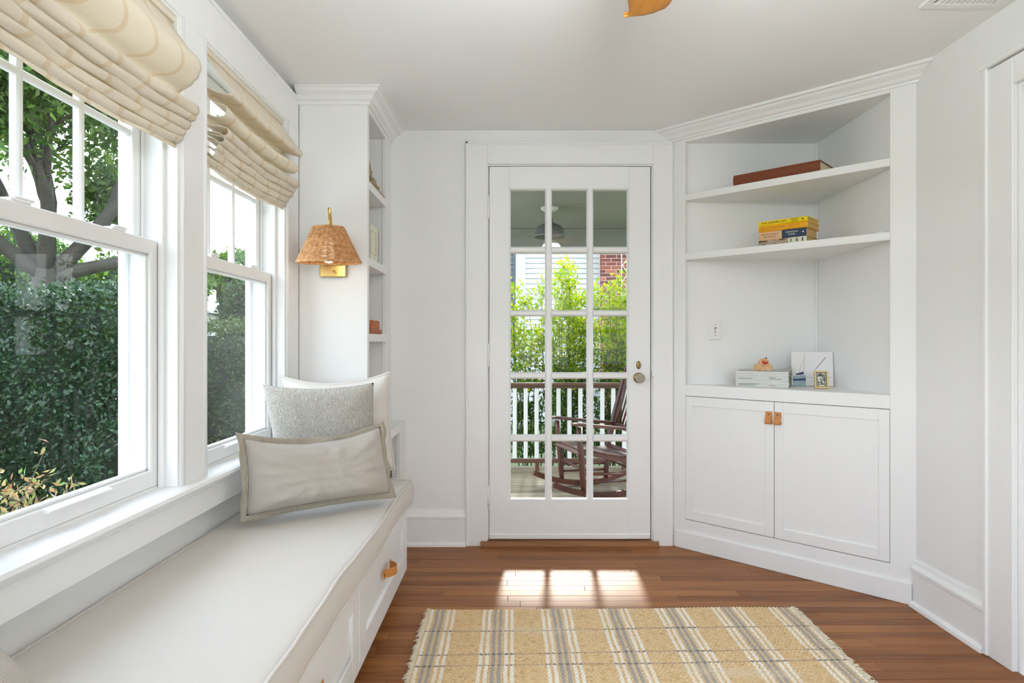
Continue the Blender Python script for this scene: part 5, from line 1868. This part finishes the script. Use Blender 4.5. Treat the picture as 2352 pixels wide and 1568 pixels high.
# rocking chair (local: +x front, y side, z up; origin on the floor)
def rocking_chair(loc, yaw, label):
    Mx = Matrix.Translation(loc) @ Matrix.Rotation(yaw, 4, 'Z')
    root = thing('rocking_chair', loc, label, 'chair')
    hw = 0.215
    for s in (-1, 1):
        y = s * hw
        # rocker
        m = MB(Mx)
        Rr = 1.05
        pts_o, pts_i = [], []
        for i in range(21):
            a = math.radians(-28 + 54 * i / 20)
            pts_o.append((Rr * math.sin(a), Rr - Rr * math.cos(a) + 0.002))
            pts_i.append((Rr * math.sin(a) * 0.965, Rr - (Rr - 0.042) * math.cos(a)))
        m.prism(pts_o + pts_i[::-1], 'xz', y - 0.016, y + 0.016)
        m.build('rocker', 'rocker', root)
        # front leg, turned
        MB(Mx).tube([(0.215, y, 0.055), (0.22, y, 0.10), (0.232, y, 0.28), (0.240, y, 0.36), (0.250, y, 0.44), (0.255, y, 0.525)], [0.016, 0.020, 0.024, 0.024, 0.020, 0.016], 10).build('leg', 'rocker', root)
        # back post
        MB(Mx).tube([(-0.165, y, 0.040), (-0.17, y, 0.12), (-0.185, y, 0.32), (-0.245, y, 0.56), (-0.335, y, 0.86), (-0.395, y, 1.06)], [0.018, 0.021, 0.024, 0.024, 0.021, 0.017], 10).build('back_post', 'rocker', root)
        # arm
        m = MB(Mx)
        m.prism([(0.305, 0.545), (0.300, 0.557), (0.27, 0.561), (-0.225, 0.500), (-0.225, 0.480), (0.27, 0.538)], 'xz', y - 0.032, y + 0.032)
        m.build('armrest', 'rocker', root)
        MB(Mx).tube([(0.225, y, 0.185), (-0.175, y, 0.165)], 0.011, 8).build('stretcher', 'rocker', root)
        MB(Mx).tube([(0.222, y, 0.125), (-0.170, y, 0.115)], 0.010, 8).build('stretcher', 'rocker', root)
        sr = [(0.245, 0.355), (0.20, 0.362), (0.12, 0.345), (0.02, 0.318), (-0.08, 0.300), (-0.16, 0.300), (-0.20, 0.315)]
        m = MB(Mx)
        m.prism([(p[0], p[1]) for p in sr] + [(p[0], p[1] - 0.04) for p in sr[::-1]], 'xz', y - 0.012, y + 0.012)
        m.build('seat_rail', 'rocker', root)
    sl = catmull([(0.262, 0.345), (0.235, 0.368), (0.16, 0.360), (0.05, 0.332), (-0.08, 0.306), (-0.16, 0.306), (-0.205, 0.330)], 8)
    # slats running side to side, following the seat curve
    acc, last = 0.0, sl[0]
    nxt = 0.0
    for p, q in zip(sl[:-1], sl[1:]):
        seg = math.dist(p, q)
        while nxt <= acc + seg:
            t = (nxt - acc) / seg
            c = (p[0] + (q[0] - p[0]) * t, p[1] + (q[1] - p[1]) * t)
            an = math.atan2(q[1] - p[1], q[0] - p[0])
            m = MB(Mx @ Matrix.Translation((c[0], 0, c[1])) @ Matrix.Rotation(-an, 4, 'Y'))
            m.box(-0.0155, 0.0155, -hw - 0.02, hw + 0.02, 0.0, 0.012, 0.003)
            m.build('seat_slat', 'rocker', root)
            nxt += 0.036
        acc += seg
    MB(Mx).tube([(0.225, -hw, 0.22), (0.225, hw, 0.22)], 0.012, 8).build('stretcher', 'rocker', root)
    MB(Mx).tube([(-0.18, -hw, 0.20), (-0.18, hw, 0.20)], 0.011, 8).build('stretcher', 'rocker', root)
    for (x, z, h) in ((-0.385, 1.00, 0.055), (-0.225, 0.47, 0.035)):
        m = MB(Mx @ Matrix.Translation((x, 0, z)) @ Matrix.Rotation(math.radians(-17), 4, 'Y'))
        m.box(-0.010, 0.010, -hw, hw, -h / 2, h / 2 + 0.01, 0.004)
        m.build('back_rail', 'rocker', root)
    for i in range(7):
        y = -hw + 0.055 + i * (2 * hw - 0.11) / 6
        m = MB(Mx)
        m.tube([(-0.225, y, 0.47), (-0.285, y, 0.66), (-0.315, y, 0.78), (-0.385, y, 1.00)], 0.0085, 6)
        m.build('back_spindle', 'rocker', root)
    return root


rocking_chair((0.665, 4.83, PZ), PI + math.radians(17), 'reddish brown slatted rocking chair standing on the porch')

# ================================================================== GARDEN AND NEIGHBOURS
GZ = -0.60
struct('ground', MB().box(-60, 60, -40, 90, GZ - 0.3, GZ), 'grass', 'lawn and soil around the house', 'ground')


M['reflector'] = simple('pale_reflector', (0.62, 0.60, 0.56, 1), 0.85, var=0.08, vscale=2)  # unseen pale slabs added to bounce daylight up to the ceiling
struct('reflector_side', MB().box(-3.7, XO - 0.001, -6.0, 5.4, GZ + 0.001, GZ + 0.05, 0.01), 'reflector', 'unseen pale terrace along the window side of the house', 'reflector')
struct('reflector_rear', MB().box(XO, 6.0, -6.0, YR - 0.121, GZ + 0.001, GZ + 0.05, 0.01), 'reflector', 'unseen pale terrace behind the house', 'reflector')


def leaf_quads(P, size, aspect=0.5, dirs=None, up=0.0, flat=0.0):
    """bent diamond leaves at the points P: 4 vertices, 2 triangles each"""
    n = len(P)
    d = RNG.normal(size=(n, 3)) if dirs is None else dirs + RNG.normal(size=(n, 3)) * 0.6
    d[:, 2] += up
    d /= np.linalg.norm(d, axis=1, keepdims=True) + 1e-9
    r = RNG.normal(size=(n, 3))
    s = np.cross(d, r)
    s /= np.linalg.norm(s, axis=1, keepdims=True) + 1e-9
    nn = np.cross(d, s)
    L = size * RNG.uniform(0.6, 1.25, (n, 1))
    Wd = L * aspect
    v0 = P
    v1 = P + d * L * 0.5 + s * Wd * 0.5 + nn * L * 0.06
    v2 = P + d * L
    v3 = P + d * L * 0.5 - s * Wd * 0.5 + nn * L * 0.06
    V = np.stack([v0, v1, v2, v3], 1).reshape(-1, 3)
    b = np.arange(n)[:, None] * 4
    F = np.concatenate([b + np.array([[0, 1, 2]]), b + np.array([[0, 2, 3]])], 0)
    return V, F


def hedge(name, label, x0, x1, y0, y1, z1, n, mat='leaf_hedge', size=0.07, bulge=0.25, seed=1):
    c = ((x0 + x1) / 2, (y0 + y1) / 2, GZ)
    root = thing(name, c, label, 'hedge')
    r = np.random.default_rng(seed)
    ax, ay, az = (x1 - x0), (y1 - y0), (z1 - GZ)
    # areas: front (y0), right side (x1), top
    A_ = np.array([ax * az, ay * az, ax * ay, ay * az * 0.5])
    k_ = r.choice(4, n, p=A_ / A_.sum())
    u, v = r.random(n), r.random(n)
    P = np.zeros((n, 3))
    P[:, 0] = np.where(k_ == 1, x1, np.where(k_ == 3, x0, x0 + ax * u))
    P[:, 1] = np.where(k_ == 0, y0, y0 + ay * (np.where((k_ == 1) | (k_ == 3), u, v)))
    P[:, 2] = np.where(k_ == 2, z1, GZ + az * v)
    nz = (np.sin(P[:, 0] * 3.1 + 1) * np.sin(P[:, 2] * 3.7 + P[:, 1] * 2.3) + 0.6 * np.sin(P[:, 0] * 7.3) * np.sin(P[:, 2] * 6.1 + 2)
          + 0.5 * np.sin(P[:, 1] * 5.1 + P[:, 0] * 2))
    off = bulge * 0.5 * nz + r.normal(size=n) * 0.07
    P[:, 1] -= np.where(k_ == 0, off, 0)
    P[:, 0] += np.where(k_ == 1, off, 0)
    P[:, 2] += np.where(k_ == 2, off * 0.6, 0)
    # round the top front edge
    Vv, Ff = leaf_quads(P, size, 0.55, up=0.25)
    np_mesh('leaves', Vv, Ff, mat, root, smooth=False, kind='stuff')
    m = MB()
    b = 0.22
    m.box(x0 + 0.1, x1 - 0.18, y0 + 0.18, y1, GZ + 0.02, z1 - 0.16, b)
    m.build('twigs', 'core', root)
    return root


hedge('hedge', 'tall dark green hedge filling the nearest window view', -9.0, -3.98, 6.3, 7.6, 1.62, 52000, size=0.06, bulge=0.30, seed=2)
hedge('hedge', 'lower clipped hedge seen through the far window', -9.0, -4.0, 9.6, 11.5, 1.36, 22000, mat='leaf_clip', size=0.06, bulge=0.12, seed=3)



def branch(paths, p, d, ln, r, depth, ends, rng, spread=0.6):
    n = 5
    pts = [p.copy()]
    dd = d.copy()
    for i in range(n):
        dd = (dd + Vector((rng.uniform(-1, 1), rng.uniform(-1, 1), rng.uniform(-0.4, 0.8))) * 0.16).normalized()
        pts.append(pts[-1] + dd * (ln / n))
    rs = [r * (1 - 0.45 * i / n) for i in range(n + 1)]
    paths.append((pts, rs))
    if depth <= 2:
        ends.extend(pts[2:])
    if depth == 0:
        return
    for q in range(rng.choice((2, 3, 3))):
        nd = (dd + Vector((rng.uniform(-1, 1), rng.uniform(-1, 1), rng.uniform(-0.3, 0.7))) * spread * 1.3).normalized()
        branch(paths, pts[rng.choice((3, 4, 5))], nd, ln * rng.uniform(0.6, 0.85), rs[-1] * 0.8, depth - 1, ends, rng, spread)


def tree(name, label, base, h, r, depth, nleaf, leaf, mat, cl, seed, trunk_dirs=None, spread=0.6, xmax=99):
    rng = random.Random(seed)
    root = thing(name, base, label, 'tree')
    paths, ends = [], []
    b = Vector(base)
    top = b + Vector((0, 0, h))
    paths.append(([b + Vector((0, 0, 0.001)), b + Vector((0.03, 0.02, h * 0.5)), top], [r * 1.25, r, r * 0.95]))
    for (dx, dy, dz, ln) in (trunk_dirs or [(-0.6, 0.1, 0.8, h), (0.5, 0.2, 0.9, h), (0.0, -0.3, 1.0, h)]):
        branch(paths, top - Vector((0, 0, 0.15)), Vector((dx, dy, dz)).normalized(), ln, r * 0.62, depth, ends, rng, spread)
    paths = [q for q in paths if max(p.x + 0.43 * (p.y - 12) for p in q[0]) < xmax]
    ends = [e for e in ends if e.x + 0.43 * (e.y - 12) < xmax - 0.3]
    m = MB()
    for pts, rs in paths:
        m.tube(pts, rs, 6)
    m.build('trunk', 'bark', root, recalc=False)
    E = np.array([tuple(e) for e in ends])
    idx = RNG.integers(0, len(E), nleaf)
    P = E[idx] + RNG.normal(size=(nleaf, 3)) * cl
    V, F = leaf_quads(P, leaf, 0.55)
    np_mesh('leaves', V, F, mat, root, smooth=False, kind='stuff')
    return root


tree('maple_tree', 'large green tree with forked trunk behind the tall hedge', (-8.9, 12.0, GZ), 3.1, 0.26, 4, 60000, 0.17, 'leaf_tree', 0.34, 5,
     [(-0.75, 0.0, 0.75, 2.6), (0.7, 0.1, 0.7, 2.6), (-0.15, 0.2, 1.0, 2.6), (0.3, -0.4, 0.9, 2.2), (-0.5, -0.3, 0.35, 2.4), (0.85, 0.3, 0.25, 2.0)], xmax=-6.6)
tree('oak_tree', 'dark tree with drooping branches left of the forked tree', (-17.5, 16.5, GZ), 3.0, 0.25, 4, 30000, 0.20, 'leaf_tree', 0.45, 9)


def dome(name, label, c, r, n, mat, size, cat='tree'):
    root = thing(name, (c[0], c[1], GZ), label, cat)
    d = RNG.normal(size=(n, 3))
    d /= np.linalg.norm(d, axis=1, keepdims=True)
    lump = 1 + 0.10 * np.sin(d[:, 0] * 9) * np.sin(d[:, 2] * 8 + 1) + 0.06 * np.sin(d[:, 1] * 15)
    P = np.array(c) + d * np.array(r) * lump[:, None] * RNG.uniform(0.9, 1.03, (n, 1))
    P = P[P[:, 2] > GZ]
    V, F = leaf_quads(P, size, 0.6, dirs=d[:len(P)] * 0)
    np_mesh('leaves', V, F, mat, root, smooth=False, kind='stuff')
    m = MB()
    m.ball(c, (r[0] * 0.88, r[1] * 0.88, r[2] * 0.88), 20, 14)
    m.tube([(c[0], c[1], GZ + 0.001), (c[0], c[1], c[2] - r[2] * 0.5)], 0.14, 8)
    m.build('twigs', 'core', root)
    return root


dome('round_tree', 'rounded pale green tree above the clipped hedge', (-9.2, 21.5, 1.4), (0.80, 0.80, 1.70), 9000, 'leaf_dome', 0.13)
for i, (x, y, z, r) in enumerate(((-15.0, 33.5, 3.8, 2.1), (-19.6, 32.5, 3.4, 2.2), (-10.8, 33.0, 2.8, 1.8), (-25.2, 32, 4.0, 3.0))):
    dome('distant_tree', ('dark tree straight behind the pale far house', 'dark tree left of the far house', 'small dark tree behind the rounded tree', 'leftmost large dark tree of the distance')[i],
         (x, y, z), (r, r, r * 0.95), 7000, 'leaf_tree', 0.26)
dome('distant_tree', 'bright green tree at the left of the far window view', (-11.9, 22.5, 3.1), (0.9, 0.9, 1.3), 5000, 'leaf_tree', 0.16)

# far house in the second window
fh_ = thing('far_house', (-14.2, 28, GZ), 'pale far-off house with grey roof behind the clipped hedge', 'house')
MB().box(-16.5, -12.9, 26.5, 29.5, GZ + 0.001, 2.3, 0.02).build('wall', 'siding', fh_)
MB().prism([(-16.9, 2.3), (-14.7, 3.3), (-12.5, 2.3)], 'xz', 26.2, 29.8).build('roof', 'roof', fh_)
MB().box(-13.9, -13.4, 26.46, 26.52, 1.0, 1.9).build('window', 'shutter', fh_)
MB().box(-14.9, -14.4, 26.46, 26.52, 1.0, 1.9).build('window', 'shutter', fh_)
MB().box(-13.6, -13.2, 27.5, 28.0, 2.4, 3.4, 0.02).build('chimney', 'mortar', fh_)

# autumn shrub close under the nearest window
def shrub(name, label, base, h, spread, nstem, nleaf, leaf, mat, seed, aspect=0.4, jitter=0.05, low=None):
    rng = random.Random(seed)
    root = thing(name, base, label, 'shrub')
    m = MB()
    pts_all = []
    for i in range(nstem):
        a = rng.uniform(0, 2 * PI)
        rr_ = rng.uniform(0, 1) ** 0.5
        bx_, by_ = spread[0] * rr_ * math.cos(a), spread[1] * rr_ * math.sin(a)
        hh = h * rng.uniform(0.72, 1.04)
        p = Vector((base[0] + bx_ * 0.8, base[1] + by_ * 0.8, base[2] + 0.001))
        pts = [p]
        for s in range(7):
            p = p + Vector((bx_ * 0.05 + rng.uniform(-0.035, 0.035), by_ * 0.05 + rng.uniform(-0.035, 0.035), hh / 7))
            pts.append(p)
        m.tube(pts, [0.008 - 0.0008 * q for q in range(8)], 4)
        for s in range(2, 8):
            for q in range(3):
                d = Vector((rng.uniform(-1, 1), rng.uniform(-1, 1), rng.uniform(0.1, 0.9))).normalized() * rng.uniform(0.10, 0.24)
                tip = pts[s] + d
                m.tube([pts[s], pts[s] + d * 0.5 + Vector((0, 0, -0.01)), tip], [0.003, 0.0025, 0.0012], 3)
                for f in np.linspace(0.15, 1, 6):
                    pts_all.append(tuple(pts[s] + d * f))
    m.build('stems', 'twig', root, recalc=False)
    E = np.array(pts_all)
    idx = RNG.integers(0, len(E), nleaf)
    P = E[idx] + RNG.normal(size=(nleaf, 3)) * jitter
    P[:, 2] = np.maximum(P[:, 2], base[2] + 0.02)
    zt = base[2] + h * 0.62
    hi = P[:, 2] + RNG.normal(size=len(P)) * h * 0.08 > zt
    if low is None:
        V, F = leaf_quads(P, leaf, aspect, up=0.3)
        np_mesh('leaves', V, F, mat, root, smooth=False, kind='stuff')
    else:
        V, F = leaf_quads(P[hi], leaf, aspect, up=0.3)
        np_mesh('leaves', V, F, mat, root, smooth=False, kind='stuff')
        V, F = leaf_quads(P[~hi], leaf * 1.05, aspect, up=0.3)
        np_mesh('lower_leaves', V, F, low, root, smooth=False, kind='stuff')  # darker green leaves towards the bottom
    return root


shrub('autumn_shrub', 'red and yellow leaved shrub close outside the nearest window', (-2.10, 2.45, GZ), 1.06, (0.24, 0.22), 20, 5200, 0.036, 'leaf_autumn', 4, jitter=0.02)
hs = [(-0.95, 6.75, 2.20, 61), (0.28, 6.70, 2.25, 62), (0.85, 6.85, 2.40, 63), (1.35, 6.70, 2.35, 64), (1.85, 6.85, 2.30, 68), (2.6, 6.75, 2.35, 69)]
sl_ = ['yellow-green shrub outside the railing, far towards the bench side', 'yellow-green shrub seen through the hinge-side door panes', 'tallest yellow-green shrub through the middle door panes',
       'yellow-green shrub growing in front of the neighbour wall', 'yellow-green shrub before the brick chimney', 'yellow-green shrub beyond the knob side of the door']
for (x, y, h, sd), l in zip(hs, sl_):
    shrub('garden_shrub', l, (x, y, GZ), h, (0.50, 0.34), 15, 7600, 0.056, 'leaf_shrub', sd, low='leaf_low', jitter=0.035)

# neighbour house across the garden
NY_ = 13.0
nh = thing('neighbour_house', (1.5, NY_, GZ), 'white clapboard house with a red brick chimney beyond the shrubs', 'house')
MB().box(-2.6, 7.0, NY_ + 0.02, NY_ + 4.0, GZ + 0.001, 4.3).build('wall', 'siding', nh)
MB().box(-2.9, 7.3, NY_ - 0.35, NY_ + 4.3, 4.3, 4.5, 0.02).build('roof', 'roof', nh)
pitch = 0.106
i = 0
z = GZ + 0.05
while z < 4.25:
    for (x0, x1) in ((0.282, 7.0), (-2.6, -0.32)):
        m = MB()
        m.prism([(NY_ + 0.02, z), (NY_ - 0.016, z), (NY_ + 0.008, z + pitch + 0.012), (NY_ + 0.02, z + pitch + 0.012)], 'yz', x0, x1)
        m.build('clapboard', 'siding', nh)
    z += pitch
MB().box(0.075, 0.285, NY_ - 0.03, NY_ + 0.02, GZ + 0.05, 4.28, 0.004).build('casing_board', 'siding', nh)
sh_ = MB().box(-0.32, -0.27, NY_ - 0.02, NY_ + 0.02, 0.9, 3.4, 0.004).box(0.02, 0.073, NY_ - 0.02, NY_ + 0.02, 0.9, 3.4, 0.004).box(-0.32, 0.073, NY_ + 0.0, NY_ + 0.02, 0.9, 3.4).build('shutter', 'shutter', nh)
z = 0.92
while z < 3.35:
    MB().prism([(NY_ + 0.0, z), (NY_ - 0.018, z), (NY_ - 0.004, z + 0.10), (NY_, z + 0.10)], 'yz', -0.27, 0.02).build('slat', 'shutter', sh_)
    z += 0.105
# chimney of bricks
chx0, chx1, chy = 1.79, 2.78, NY_ - 0.35
ch = MB().box(chx0 + 0.012, chx1 - 0.012, chy + 0.010, NY_ + 0.02, GZ + 0.001, 5.0).build('chimney', 'mortar', nh)
bl, bh, bd = 0.205, 0.064, 0.095
bme = MB().box(0, bl, 0, bd, 0, bh, 0.003).mesh('brick', 'brick', (0, 0, 0))
bme2 = MB().box(0, bl / 2 - 0.005, 0, bd, 0, bh, 0.003).mesh('half_brick', 'brick', (0, 0, 0))
rest = MB()
course = 0
z = GZ + 0.02
while z < 4.9:
    off = (bl + 0.012) / 2 if course % 2 else 0.0
    x = chx0 - off
    while x < chx1 - 0.02:
        w_ = bl
        me = bme
        xs_ = x
        if x < chx0 - 1e-4:
            xs_, me, w_ = chx0, bme2, bl / 2 - 0.005
        if xs_ + w_ > chx1 + 0.003:
            if xs_ + bl / 2 > chx1 + 0.003: break
            me, w_ = bme2, bl / 2 - 0.005
        if 0.75 < z < 3.2:
            o = bpy.data.objects.new('brick', me)
            COL.objects.link(o)
            o.parent = ch
            o.location = Vector((xs_, chy, z)) - WLOC[ch.name]
        else:
            rest.box(xs_, xs_ + w_, chy, chy + bd, z, z + bh)
        x += bl + 0.012
    # return on the left flank
    course += 1
    z += bh + 0.011
o = rest.build('brickwork', 'brick', ch, recalc=False)
o['kind'] = 'stuff'
m = MB()
z = 1.2
pts = []
q = 0
while z < 3.3:
    pts.append((2.225 if q % 2 else 2.345, chy - 0.012, z))
    z += 0.16
    q += 1
m.tube(pts, 0.010, 4)
m.tube([(2.21, chy - 0.010, 1.0), (2.21, chy - 0.010, 3.3)], 0.010, 4)
m.build('trellis', 'pwhite', ch)
